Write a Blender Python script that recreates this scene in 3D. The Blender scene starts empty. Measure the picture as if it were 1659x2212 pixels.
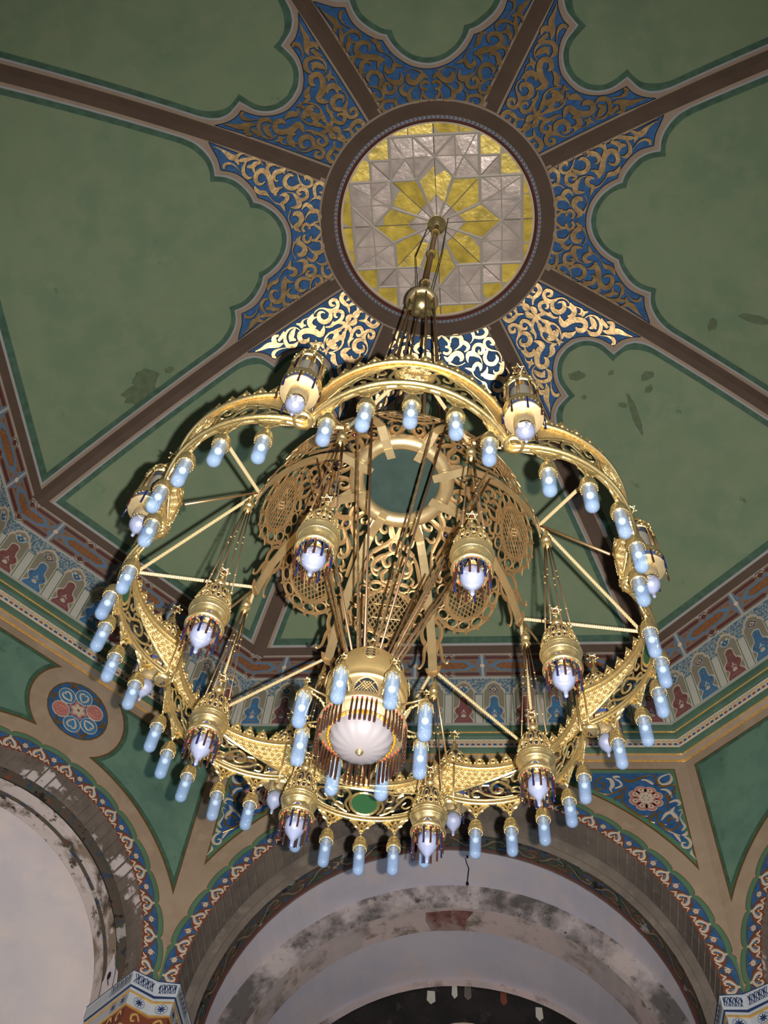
import bpy, math, random
from math import sin, cos, pi, sqrt, radians, atan2, hypot
from mathutils import Vector, Matrix
from mathutils.geometry import delaunay_2d_cdt
random.seed(7)
C = bpy.context.scene.collection

# ---------------------------------------------------------------- camera, light, exposure
CAM = (0.53095, -3.89707, 1.6)
RT = Vector((.995216, .068400, .069766)); UP = Vector((.023465, -.860495, .508918)); FW = Vector((-.094843, .504846, .857983))
cam = bpy.data.cameras.new('camera'); co = bpy.data.objects.new('camera', cam); C.objects.link(co)
cam.sensor_fit = 'VERTICAL'; cam.sensor_height = 36.0; cam.lens = 36.0 * 2175.29 / 2212.0
M = Matrix.Identity(4)
for i in range(3):
    M[i][0] = RT[i]; M[i][1] = UP[i]; M[i][2] = -FW[i]; M[i][3] = CAM[i]
co.matrix_world = M; cam.clip_start = .05
bpy.context.scene.camera = co
sc = bpy.context.scene
sc.view_settings.view_transform = 'Standard'; sc.view_settings.look = 'None'
sc.view_settings.gamma = 1; sc.view_settings.use_curve_mapping = False
sc.view_settings.exposure = 0.0
FLASH_E = 5600.; FILL_E = 26.
sc.cycles.max_bounces = 8; sc.cycles.transparent_max_bounces = 16
sc.cycles.sample_clamp_indirect = 4.0; sc.cycles.caustics_reflective = False; sc.cycles.caustics_refractive = False

w = bpy.data.worlds.new('world'); sc.world = w; w.use_nodes = True
w.node_tree.nodes['Background'].inputs[0].default_value = (.8, .88, 1, 1)
w.node_tree.nodes['Background'].inputs[1].default_value = .5
# the photographer's flash: beside the lens, the light that makes the hard shadows
fl = bpy.data.lights.new('flash', 'SPOT'); fl.energy = FLASH_E; fl.shadow_soft_size = .02
fl.color = (1, .97, .93); fl.spot_size = radians(98); fl.spot_blend = 1.
fo = bpy.data.objects.new('flash', fl); C.objects.link(fo)
FM = M.copy(); p = Vector(CAM) + RT * .13 - UP * .02
for i in range(3): FM[i][3] = p[i]
fo.matrix_world = FM @ Matrix.Rotation(radians(-5), 4, 'X')
# soft cool fill lights added low in the hall, out of view, no windows there
for (x, y, rz) in ((5.9, -1.5, 90), (-5.9, -1.5, -90), (0, -5.9, 0)):
    al = bpy.data.lights.new('added_fill', 'AREA'); al.energy = FILL_E; al.size = 2.2; al.size_y = 3.0; al.shape = 'RECTANGLE'
    al.color = (.86, .92, 1)
    ao = bpy.data.objects.new('added_fill', al); C.objects.link(ao)
    ao.location = (x, y, 4.2); ao.rotation_euler = (radians(90 + 18), 0, radians(rz))

# ---------------------------------------------------------------- materials
def srgb(r, g, b):
    f = lambda c: c / 12.92 if c <= .04045 else ((c + .055) / 1.055) ** 2.4
    return (f(r / 255), f(g / 255), f(b / 255), 1)
MATS = {}
def mat(name, col, rough=.6, metal=0., var=0., vscale=3., bump=0., bscale=40., col2=None, alpha=1., tint=None, emit=0., spec=.4, coat=0., thresh=None):
    if name in MATS: return MATS[name]
    m = bpy.data.materials.new(name); m.use_nodes = True; nt = m.node_tree; N = nt.nodes; L = nt.links
    b = N['Principled BSDF']; out = N['Material Output']
    b.inputs['Roughness'].default_value = rough; b.inputs['Metallic'].default_value = metal
    b.inputs['Specular IOR Level'].default_value = spec
    b.inputs['Coat Weight'].default_value = coat
    c = srgb(*col); b.inputs['Base Color'].default_value = c
    tc = N.new('ShaderNodeNewGeometry')
    if var or col2:
        nz = N.new('ShaderNodeTexNoise'); nz.inputs['Scale'].default_value = vscale; nz.inputs['Detail'].default_value = 6
        L.new(tc.outputs['Position'], nz.inputs['Vector'])
        r = N.new('ShaderNodeValToRGB'); L.new(nz.outputs['Fac'], r.inputs['Fac'])
        t0, t1 = thresh if thresh else (.3, .7)
        r.color_ramp.elements[0].position = t0; r.color_ramp.elements[1].position = t1
        if col2: r.color_ramp.elements[0].color = c; r.color_ramp.elements[1].color = srgb(*col2)
        else:
            r.color_ramp.elements[0].color = tuple(x * (1 - var) for x in c[:3]) + (1,)
            r.color_ramp.elements[1].color = tuple(min(1, x * (1 + var)) for x in c[:3]) + (1,)
        L.new(r.outputs['Color'], b.inputs['Base Color'])
    if bump:
        n2 = N.new('ShaderNodeTexNoise'); n2.inputs['Scale'].default_value = bscale; n2.inputs['Detail'].default_value = 4
        L.new(tc.outputs['Position'], n2.inputs['Vector'])
        bp = N.new('ShaderNodeBump'); bp.inputs['Strength'].default_value = bump; bp.inputs['Distance'].default_value = .02
        L.new(n2.outputs['Fac'], bp.inputs['Height']); L.new(bp.outputs['Normal'], b.inputs['Normal'])
    if emit:
        b.inputs['Emission Color'].default_value = c; b.inputs['Emission Strength'].default_value = emit
    if alpha < 1:
        tr = N.new('ShaderNodeBsdfTransparent'); tr.inputs[0].default_value = (tint or tuple(.4 + .6 * x for x in c[:3])) + (1,)
        mx = N.new('ShaderNodeMixShader'); mx.inputs[0].default_value = alpha
        L.new(tr.outputs[0], mx.inputs[1]); L.new(b.outputs[0], mx.inputs[2]); L.new(mx.outputs[0], out.inputs['Surface'])
    MATS[name] = m; return m
def stained(name, layers, rough=.85, bump=.4):
    """plaster: a base colour and irregular patches (colour, noise scale, from, to)"""
    m = bpy.data.materials.new(name); m.use_nodes = True; nt = m.node_tree; N = nt.nodes; L = nt.links
    b = N['Principled BSDF']; b.inputs['Roughness'].default_value = rough; b.inputs['Specular IOR Level'].default_value = .2
    g = N.new('ShaderNodeNewGeometry'); prev = None; base = srgb(*layers[0])
    for k, (col, s, t0, t1) in enumerate(layers[1:]):
        mp = N.new('ShaderNodeMapping'); mp.inputs['Location'].default_value = (k * 7.3, k * 3.1, k); L.new(g.outputs['Position'], mp.inputs[0])
        nz = N.new('ShaderNodeTexNoise'); nz.inputs['Scale'].default_value = s; nz.inputs['Detail'].default_value = 9; nz.inputs['Roughness'].default_value = .62
        L.new(mp.outputs[0], nz.inputs['Vector'])
        mr = N.new('ShaderNodeMapRange'); mr.inputs[1].default_value = t0; mr.inputs[2].default_value = t1; L.new(nz.outputs['Fac'], mr.inputs[0])
        mx = N.new('ShaderNodeMix'); mx.data_type = 'RGBA'; L.new(mr.outputs[0], mx.inputs[0])
        if prev is None: mx.inputs[6].default_value = base
        else: L.new(prev, mx.inputs[6])
        mx.inputs[7].default_value = srgb(*col); prev = mx.outputs[2]
    L.new(prev, b.inputs['Base Color'])
    bp = N.new('ShaderNodeBump'); bp.inputs['Strength'].default_value = bump; bp.inputs['Distance'].default_value = .02
    L.new(nz.outputs['Fac'], bp.inputs['Height']); L.new(bp.outputs['Normal'], b.inputs['Normal'])
    MATS[name] = m; return m
# ---------------------------------------------------------------- mesh helpers
class MB:
    def __init__(s): s.v = []; s.f = []; s.m = []; s.sm = []; s.mats = []
    def slot(s, m):
        if m not in s.mats: s.mats.append(m)
        return s.mats.index(m)
    def add(s, vs, fs, m, smooth=False):
        o = len(s.v); k = s.slot(m); s.v.extend(tuple(v) for v in vs)
        for f in fs: s.f.append(tuple(o + i for i in f)); s.m.append(k); s.sm.append(smooth)
    def mesh(s, name):
        me = bpy.data.meshes.new(name); me.from_pydata(s.v, [], s.f)
        for m in s.mats: me.materials.append(m)
        me.polygons.foreach_set('material_index', s.m); me.polygons.foreach_set('use_smooth', s.sm); me.update()
        return me
    def obj(s, name, parent=None, loc=None, rz=0, **kw):
        o = bpy.data.objects.new(name, s.mesh(name)); C.objects.link(o)
        if parent: o.parent = parent
        if loc: o.location = loc
        if rz: o.rotation_euler[2] = rz
        for k, v in kw.items(): o[k] = v
        return o
    def box(s, c, d, m, R=None):
        x, y, z = [q / 2 for q in d]; vs = [Vector((i * x, j * y, k * z)) for i in (-1, 1) for j in (-1, 1) for k in (-1, 1)]
        if R is not None: vs = [R @ q for q in vs]
        s.add([q + Vector(c) for q in vs], [(0, 1, 3, 2), (4, 6, 7, 5), (0, 4, 5, 1), (2, 3, 7, 6), (0, 2, 6, 4), (1, 5, 7, 3)], m)
    def lathe(s, prof, m, n=20, c=(0, 0, 0), smooth=True, a0=0., a1=2 * pi):
        full = abs(a1 - a0 - 2 * pi) < 1e-6; k = n if full else n + 1; vs = []; fs = []
        for (r, z) in prof:
            for i in range(k):
                a = a0 + (a1 - a0) * i / n; vs.append((c[0] + r * cos(a), c[1] + r * sin(a), c[2] + z))
        for j in range(len(prof) - 1):
            for i in range(n):
                i2 = (i + 1) % k; fs.append((j * k + i, j * k + i2, (j + 1) * k + i2, (j + 1) * k + i))
        s.add(vs, fs, m, smooth)
    def tube(s, pts, r, m, n=6, smooth=True, twist=0., rr=None, closed=False):
        pts = [Vector(p) for p in pts]; vs = []; fs = []; K = len(pts); nx = None
        for i, p in enumerate(pts):
            if closed: t = pts[(i + 1) % K] - pts[i - 1]
            else: t = pts[min(i + 1, K - 1)] - pts[max(i - 1, 0)]
            t.normalize()
            if nx is None: nx = t.orthogonal().normalized()
            nx = (nx - t * nx.dot(t)).normalized(); ny = t.cross(nx); R = rr[i] if rr else r
            for j in range(n):
                a = 2 * pi * j / n + twist * i; vs.append(p + nx * R * cos(a) + ny * R * sin(a))
        for i in range(K if closed else K - 1):
            i2 = (i + 1) % K
            for j in range(n):
                j2 = (j + 1) % n; fs.append((i * n + j, i * n + j2, i2 * n + j2, i2 * n + j))
        if not closed: fs += [tuple(range(n))[::-1], tuple((K - 1) * n + j for j in range(n))]
        s.add(vs, fs, m, smooth)
    def sphere(s, c, r, m, n=10, k=6, sz=1.):
        s.lathe([(max(r * sin(pi * i / k), 1e-4), -r * sz * cos(pi * i / k)) for i in range(k + 1)], m, n, c)
    def fill(s, poly, F, h, m, step=.3, skirt=0.):
        if step:      # long edges are cut so that they follow the curve of the surface
            dense = []
            for i, p in enumerate(poly):
                q = poly[(i + 1) % len(poly)]; k = max(1, int(hypot(q[0] - p[0], q[1] - p[1]) / (step * .7)))
                dense += [(p[0] + (q[0] - p[0]) * j / k, p[1] + (q[1] - p[1]) * j / k) for j in range(k)]
            poly = dense
        pts = [Vector((p[0], p[1])) for p in poly]; n = len(pts)
        x0 = min(p.x for p in pts); x1 = max(p.x for p in pts); y0 = min(p.y for p in pts); y1 = max(p.y for p in pts); g = []
        if step:
            nx = int((x1 - x0) / step); ny = int((y1 - y0) / step)
            g = [Vector((x0 + (i + .5) * (x1 - x0) / (nx + 1) + .003, y0 + (j + .5) * (y1 - y0) / (ny + 1) + .002)) for i in range(nx + 1) for j in range(ny + 1)]
        v, e, f, _, _, _ = delaunay_2d_cdt(pts + g, [], [list(range(n))], 1, 1e-5)
        s.add([F(p.x, p.y, h) for p in v], f, m)
        if skirt:
            vs = [F(p.x, p.y, h) for p in pts] + [F(p.x, p.y, h - skirt) for p in pts]
            s.add(vs, [(i, (i + 1) % n, n + (i + 1) % n, n + i) for i in range(n)], m)
    def stroke(s, pts, F, H, m, h0=0., seg=4, closed=False, free=False, flat=False):
        P = cr(pts, seg, closed); K = len(P); L = []
        for i, (x, y, wd) in enumerate(P):
            a = P[(i + 1) % K] if closed else P[min(i + 1, K - 1)]; b = P[i - 1] if closed else P[max(i - 1, 0)]
            tx, ty = a[0] - b[0], a[1] - b[1]; q = hypot(tx, ty) or 1; nx, ny = -ty / q * wd / 2, tx / q * wd / 2
            e = H if flat else H * .45
            L += [F(x + nx, y + ny, h0), F(x + nx, y + ny, h0 + e), F(x, y, h0 + H), F(x - nx, y - ny, h0 + e), F(x - nx, y - ny, h0)]
        fs = []
        for i in range(K if closed else K - 1):
            j = (i + 1) % K
            for k in range(4): fs.append((5 * i + k, 5 * j + k, 5 * j + k + 1, 5 * i + k + 1))
            if free: fs.append((5 * i + 4, 5 * j + 4, 5 * j, 5 * i))
        if not closed: fs += [(0, 1, 2, 3, 4), tuple(5 * (K - 1) + k for k in (4, 3, 2, 1, 0))]
        s.add(L, fs, m)
def cr(P, seg, closed=False):
    P = [tuple(p) for p in P]
    if seg <= 1 or len(P) < 3: return P
    n = len(P); out = []
    for i in range(n if closed else n - 1):
        if closed: a, b, c, d = P[i - 1], P[i], P[(i + 1) % n], P[(i + 2) % n]
        else: a, b, c, d = P[max(i - 1, 0)], P[i], P[i + 1], P[min(i + 2, n - 1)]
        for k in range(seg):
            t = k / seg
            out.append(tuple(.5 * (2 * b[j] + (c[j] - a[j]) * t + (2 * a[j] - 5 * b[j] + 4 * c[j] - d[j]) * t * t + (3 * b[j] - a[j] - 3 * c[j] + d[j]) * t ** 3) for j in range(len(b))))
    if not closed: out.append(P[-1])
    return [tuple(o[:2]) + (max(o[2], .002),) if len(o) > 2 else o for o in out]
def circ(cx, cy, rx, ry, w, n=12, a0=0, a1=2 * pi): return [(cx + rx * cos(a0 + (a1 - a0) * i / n), cy + ry * sin(a0 + (a1 - a0) * i / n), w) for i in range(n if abs(a1 - a0 - 2 * pi) < 1e-6 else n + 1)]
def trip(q): return [tuple(q[i:i + 3]) for i in range(0, len(q), 3)]
def mir(st): return [(-x, y, w) for x, y, w in st]
def empty(name, label=None, cat=None, group=None, loc=(0, 0, 0), rz=0, parent=None, **kw):
    o = bpy.data.objects.new(name, None); C.objects.link(o); o.location = loc; o.rotation_euler[2] = rz; o.empty_display_size = .1
    if parent: o.parent = parent
    if label: o['label'] = label
    if cat: o['category'] = cat
    if group: o['group'] = group
    for k, v in kw.items(): o[k] = v
    return o
KIDS = {}
def inst(o, parent=None):
    c = o.copy(); C.objects.link(c); c.parent = parent
    return c
def dup(root, kids, loc=None, rz=None, **kw):
    """copy a thing with its parts and sub-parts; kids = [(part, [sub-parts])]"""
    r = inst(root)
    if loc is not None: r.location = loc
    if rz is not None: r.rotation_euler[2] = rz
    for k, v in kw.items(): r[k] = v
    for part, subs in kids:
        c = inst(part, r)
        for q in subs: inst(q, c)
    return r

# ---------------------------------------------------------------- the octagonal room
HL = radians(27.11); HD = pi / 4 - HL                     # half angles of the long and the short sides
SECT = [(k * pi / 4, HL if k % 2 == 0 else HD) for k in range(8)]     # azimuth from the far wall (+Y), clockwise from above
SIDE = ['front', 'front_right', 'right', 'back_right', 'back', 'back_left', 'left', 'front_left']
PLACE = ['over the far wall', 'over the far right corner wall', 'over the right wall', 'over the near right corner wall', 'over the near wall', 'over the near left corner wall', 'over the left wall', 'over the far left corner wall']
def azm(az, t, a, z): return (t * cos(az) + a * sin(az), -t * sin(az) + a * cos(az), z)
K2 = .066; ZT = 16.75
def domeF(phi):
    c = cos(phi)
    def F(t, a, h):
        r = a / c; f = -2 * K2 * a / c / c; L = sqrt(1 + f * f)
        return (t, a + h * f / L, ZT - K2 * r * r - h / L)
    return F
m_green = stained('dome_green_paint', [(120, 134, 104), ((110, 128, 100), .9, .42, .62), ((126, 136, 108), 2.6, .45, .7), ((84, 102, 78), 2.3, .68, .73)], .75, .08)
m_dkgreen = mat('dark_green_paint', (66, 92, 74), .8, var=.25, vscale=9)
m_grayline = mat('pale_grey_paint', (154, 152, 152), .8, var=.08)
m_tan = mat('tan_paint', (150, 130, 112), .8, var=.08, vscale=4)
m_brown = mat('brown_paint', (84, 66, 53), .8, var=.12, vscale=3)
m_blue = mat('blue_paint', (48, 88, 134), .7, var=.25, vscale=14, col2=None)
m_gold = mat('gold_leaf', (220, 184, 132), .40, 1., var=.22, vscale=9, bump=.3, bscale=9)
m_shadowline = mat('dark_outline_and_shade', (24, 28, 40), .8)  # painted outlines, also shade painted under scrolls and behind openwork
m_maroon = mat('maroon_paint', (84, 40, 34), .7)
m_cream = mat('cream_paint', (194, 178, 158), .8, var=.08)
m_goldline = mat('gilt_moulding', (236, 190, 112), .34, .5, var=.15, vscale=20)

ceiling = empty('ceiling', kind='structure')
# dome surface, one face per side
def dome_panel(phi):
    b = MB(); F = domeF(phi); c = cos(phi); a0 = 1.45 * c; a1 = 6.62 * c; n = 26; k = 14; vs = []
    for i in range(n + 1):
        for j in range(k + 1):
            if i == 0: q = phi * (2 * j / k - 1); vs.append(F(1.69 * sin(q), 1.69 * cos(q), 0)); continue
            a = 1.9 + (a1 - 1.9) * (i - 1) / (n - 1); u = a * math.tan(phi) * (2 * j / k - 1)
            if i == 1: q = phi * (2 * j / k - 1); u, a = 1.78 * sin(q), 1.78 * cos(q)
            vs.append(F(u, a, 0))
    b.add(vs, [(i * (k + 1) + j, i * (k + 1) + j + 1, (i + 1) * (k + 1) + j + 1, (i + 1) * (k + 1) + j) for i in range(n) for j in range(k)], m_green, True)
    return b
SCROLL = {"L":[[0.005,1.712,0.011,0.057,1.752,0.036,0.112,1.814,0.039,0.11,1.869,0.036,0.084,1.898,0.019],[0.053,1.88,0.03,0.097,1.887,0.039,0.136,1.924,0.041,0.113,1.971,0.041,0.062,1.982,0.041,0.019,1.959,0.033],[0.143,1.821,0.014,0.145,1.754,0.03,0.209,1.721,0.047,0.291,1.744,0.061,0.308,1.812,0.069,0.293,1.867,0.042,0.247,1.908,0.019,0.195,1.937,0.008],[0.308,1.812,0.055,0.377,1.844,0.064,0.413,1.894,0.058,0.385,1.942,0.033,0.346,1.965,0.011],[0.03,2.021,0.011,0.102,2.073,0.077,0.167,2.009,0.069,0.232,1.98,0.075,0.293,2.012,0.083,0.304,2.067,0.061,0.274,2.098,0.017],[0.101,2.115,0.041,0.211,2.16,0.011,0.287,2.156,0.011,0.358,2.122,0.011],[0.381,1.703,0.011,0.421,1.66,0.042,0.472,1.679,0.05,0.496,1.729,0.047,0.481,1.797,0.017,0.441,1.845,0.008],[0.496,1.748,0.042,0.586,1.762,0.047,0.665,1.745,0.053,0.7,1.683,0.053,0.656,1.62,0.048,0.591,1.619,0.039,0.557,1.656,0.031,0.569,1.693,0.014],[0.402,2.124,0.008,0.392,2.063,0.041,0.408,2.003,0.069,0.473,1.993,0.078,0.535,2.019,0.056,0.597,2.069,0.019,0.619,2.142,0.008,0.609,2.19,0.006],[0.486,1.981,0.055,0.496,1.908,0.05,0.543,1.866,0.05,0.62,1.88,0.056,0.642,1.948,0.056,0.608,1.996,0.047,0.57,1.977,0.033,0.578,1.94,0.011],[0.354,2.2,0.008,0.422,2.22,0.041,0.472,2.234,0.05,0.501,2.175,0.055,0.554,2.146,0.061,0.597,2.19,0.055,0.586,2.25,0.014],[0.459,2.245,0.028,0.492,2.318,0.014,0.553,2.368,0.011,0.602,2.4,0.011,0.65,2.443,0.061,0.67,2.515,0.061,0.717,2.558,0.05,0.768,2.572,0.011],[0.7,2.193,0.008,0.689,2.253,0.042,0.659,2.312,0.078,0.734,2.345,0.083,0.824,2.354,0.072,0.914,2.382,0.075,0.967,2.45,0.072,0.934,2.52,0.067,0.86,2.546,0.058,0.797,2.526,0.047,0.783,2.472,0.03,0.812,2.426,0.011],[0.596,2.304,0.033,0.659,2.315,0.069],[0.721,1.938,0.02,0.686,1.986,0.047,0.662,2.071,0.058,0.709,2.145,0.058,0.8,2.154,0.061,0.856,2.088,0.05,0.834,2.027,0.014],[0.751,1.87,0.014,0.803,1.871,0.034,0.792,1.834,0.05,0.741,1.783,0.045,0.675,1.801,0.042,0.66,1.862,0.039,0.696,1.925,0.036,0.772,1.957,0.022,0.863,1.978,0.011,0.912,2.041,0.008,0.913,2.127,0.008],[0.946,2.128,0.034,0.927,2.201,0.07,0.909,2.273,0.064,0.855,2.301,0.05,0.804,2.281,0.025,0.794,2.245,0.008],[0.879,2.138,0.011,0.929,2.182,0.042],[0.979,2.214,0.007,1.021,2.277,0.022,1.021,2.35,0.056,0.967,2.372,0.042,0.923,2.346,0.011],[1.02,2.362,0.042,1.078,2.376,0.008],[1.072,2.454,0.033,1.072,2.52,0.061,1.042,2.56,0.061,1.043,2.62,0.042,1.047,2.64,0.011],[0.951,2.55,0.017,1.028,2.563,0.05],[0.896,2.584,0.011,0.891,2.642,0.041,0.951,2.692,0.05,1.029,2.69,0.044,1.098,2.652,0.025,1.141,2.618,0.028],[1.041,2.423,0.008,1.116,2.474,0.02,1.149,2.547,0.042,1.139,2.642,0.061,1.144,2.719,0.042,1.155,2.737,0.011],[1.231,2.646,0.011,1.223,2.717,0.036,1.19,2.774,0.069,1.21,2.834,0.083,1.281,2.896,0.042,1.35,2.981,0.011,1.37,3.029,0.006],[1.089,2.74,0.022,1.177,2.774,0.061],[0.999,2.73,0.006,1.095,2.805,0.017,1.126,2.876,0.036,1.106,2.933,0.041,1.06,2.936,0.019]],"D":[[0.021,1.728,0.012,0.025,1.773,0.037,0.071,1.827,0.053,0.072,1.886,0.046],[0.092,1.896,0.04,0.123,1.954,0.053,0.086,2.005,0.053,0.018,2.009,0.053,0.023,1.97,0.04,0.008,1.926,0.031],[0.013,1.921,0.025,0.042,1.896,0.025,0.082,1.905,0.031],[0.143,1.895,0.012,0.222,1.836,0.046,0.302,1.836,0.062,0.379,1.814,0.068,0.4,1.738,0.062,0.34,1.689,0.056,0.286,1.743,0.046,0.304,1.795,0.012],[0.217,1.822,0.031,0.191,1.748,0.056,0.141,1.718,0.056,0.091,1.768,0.015],[0.388,1.948,0.012,0.433,1.982,0.046,0.482,1.952,0.046,0.447,1.889,0.052,0.382,1.894,0.052,0.343,1.953,0.056,0.365,2.031,0.062,0.425,2.069,0.046,0.484,2.088,0.025,0.537,2.133,0.018,0.559,2.199,0.015,0.552,2.245,0.009],[0.425,2.069,0.031,0.361,2.084,0.052,0.317,2.157,0.068,0.354,2.239,0.071,0.438,2.252,0.068,0.496,2.193,0.052,0.471,2.141,0.025,0.431,2.132,0.009],[0.24,2.056,0.015,0.279,2.073,0.037,0.32,2.026,0.046,0.291,1.976,0.049,0.229,1.959,0.053,0.185,2.013,0.053,0.186,2.09,0.053,0.217,2.158,0.046,0.239,2.235,0.037,0.29,2.283,0.012],[0.257,2.138,0.015,0.231,2.2,0.046],[0.176,2.1,0.046,0.095,2.062,0.053,0.035,2.082,0.053,0.016,2.141,0.031,0.032,2.185,0.009],[0.567,2.25,0.012,0.543,2.313,0.077,0.53,2.375,0.077,0.462,2.405,0.068,0.402,2.367,0.025],[0.491,2.254,0.012,0.534,2.322,0.055],[0.583,2.341,0.009,0.62,2.421,0.022,0.602,2.478,0.052,0.667,2.519,0.015],[0.537,2.446,0.015,0.588,2.492,0.055,0.554,2.507,0.025],[0.325,2.277,0.009,0.282,2.35,0.068,0.274,2.418,0.077,0.374,2.435,0.092,0.449,2.476,0.083,0.515,2.546,0.077,0.518,2.621,0.071,0.44,2.661,0.071,0.374,2.611,0.062,0.382,2.554,0.015],[0.081,2.116,0.015,0.108,2.208,0.068,0.119,2.256,0.062,0.028,2.267,0.062,0.031,2.326,0.062,0.07,2.404,0.068,0.001,2.394,0.062,0.053,2.441,0.077,0.138,2.425,0.046,0.147,2.377,0.012],[0.129,2.246,0.046,0.181,2.313,0.028,0.183,2.41,0.025,0.135,2.497,0.012,0.062,2.561,0.006],[0.049,2.423,0.031,0.05,2.544,0.034,0.006,2.589,0.009],[0.053,2.441,0.046,0.046,2.527,0.028,0.007,2.586,0.012],[0.107,2.545,0.012,0.176,2.515,0.056,0.218,2.572,0.083,0.289,2.598,0.046,0.339,2.597,0.009],[0.565,2.554,0.009,0.644,2.571,0.018,0.695,2.636,0.028,0.698,2.729,0.04,0.642,2.805,0.052,0.555,2.836,0.061,0.479,2.777,0.062,0.476,2.693,0.015],[0.634,2.581,0.015,0.627,2.647,0.068,0.59,2.723,0.077,0.515,2.701,0.018],[0.589,2.704,0.061,0.577,2.775,0.018],[0.741,2.714,0.012,0.719,2.785,0.055,0.717,2.873,0.037],[0.634,2.852,0.012,0.67,2.911,0.061,0.725,2.951,0.083,0.795,3.013,0.077,0.838,3.103,0.04,0.89,3.191,0.009],[0.765,2.805,0.021,0.8,2.875,0.067,0.729,2.937,0.077],[0.551,2.869,0.006,0.628,2.954,0.021,0.66,3.036,0.052,0.626,3.086,0.046,0.588,3.071,0.018]]}
CONT = {  # half outlines (t, a) of the cusped field at the crown of the dome: blue field, grey line, dark green line
 'L': dict(blue=[(0, 2.147), (.111, 2.157), (.259, 2.203), (.381, 2.278), (.49, 2.37), (.56, 2.47), (.603, 2.547), (.703, 2.575), (.813, 2.639), (.921, 2.726), (1., 2.835), (1.048, 2.981), (1.19, 2.995), (1.328, 3.044), (1.443, 3.084)],
   gray=[(0, 2.218), (.108, 2.233), (.23, 2.273), (.355, 2.355), (.45, 2.455), (.51, 2.543), (.541, 2.614), (.634, 2.642), (.743, 2.705), (.861, 2.804), (.939, 2.924), (.979, 3.069), (1.102, 3.07), (1.22, 3.1), (1.34, 3.165)],
   dark=[(0, 2.288), (.104, 2.298), (.24, 2.35), (.36, 2.44), (.44, 2.55), (.473, 2.663), (.579, 2.686), (.688, 2.749), (.81, 2.85), (.88, 2.966), (.914, 3.133), (1.043, 3.124), (1.17, 3.15), (1.28, 3.21)]),
 'D': dict(blue=[(0, 2.62), (.15, 2.635), (.28, 2.7), (.385, 2.79), (.47, 2.9), (.515, 3.01), (.545, 3.112), (.64, 3.11), (.74, 3.14), (.83, 3.19), (.925, 3.27)],
   gray=[(0, 2.69), (.155, 2.715), (.285, 2.785), (.37, 2.87), (.43, 2.985), (.447, 3.1), (.46, 3.197), (.56, 3.2), (.69, 3.215), (.80, 3.27)],
   dark=[(0, 2.755), (.16, 2.79), (.255, 2.85), (.33, 2.93), (.37, 3.05), (.38, 3.155), (.385, 3.255), (.49, 3.25), (.61, 3.265), (.70, 3.31)])}
CUSP = {'L': {'blue': (6, 11), 'gray': (6, 11), 'dark': (5, 10)}, 'D': {'blue': (6,), 'gray': (6,), 'dark': (6,)}}
def smooth_open(P, cusps):
    out = []; cuts = [0] + list(cusps) + [len(P) - 1]
    for a, b in zip(cuts[:-1], cuts[1:]):
        seg = [(x, y, .01) for x, y in P[a:b + 1]]; out += [(x, y) for x, y, _ in cr(seg, 4)][:-1]
    return out + [P[-1]]
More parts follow.
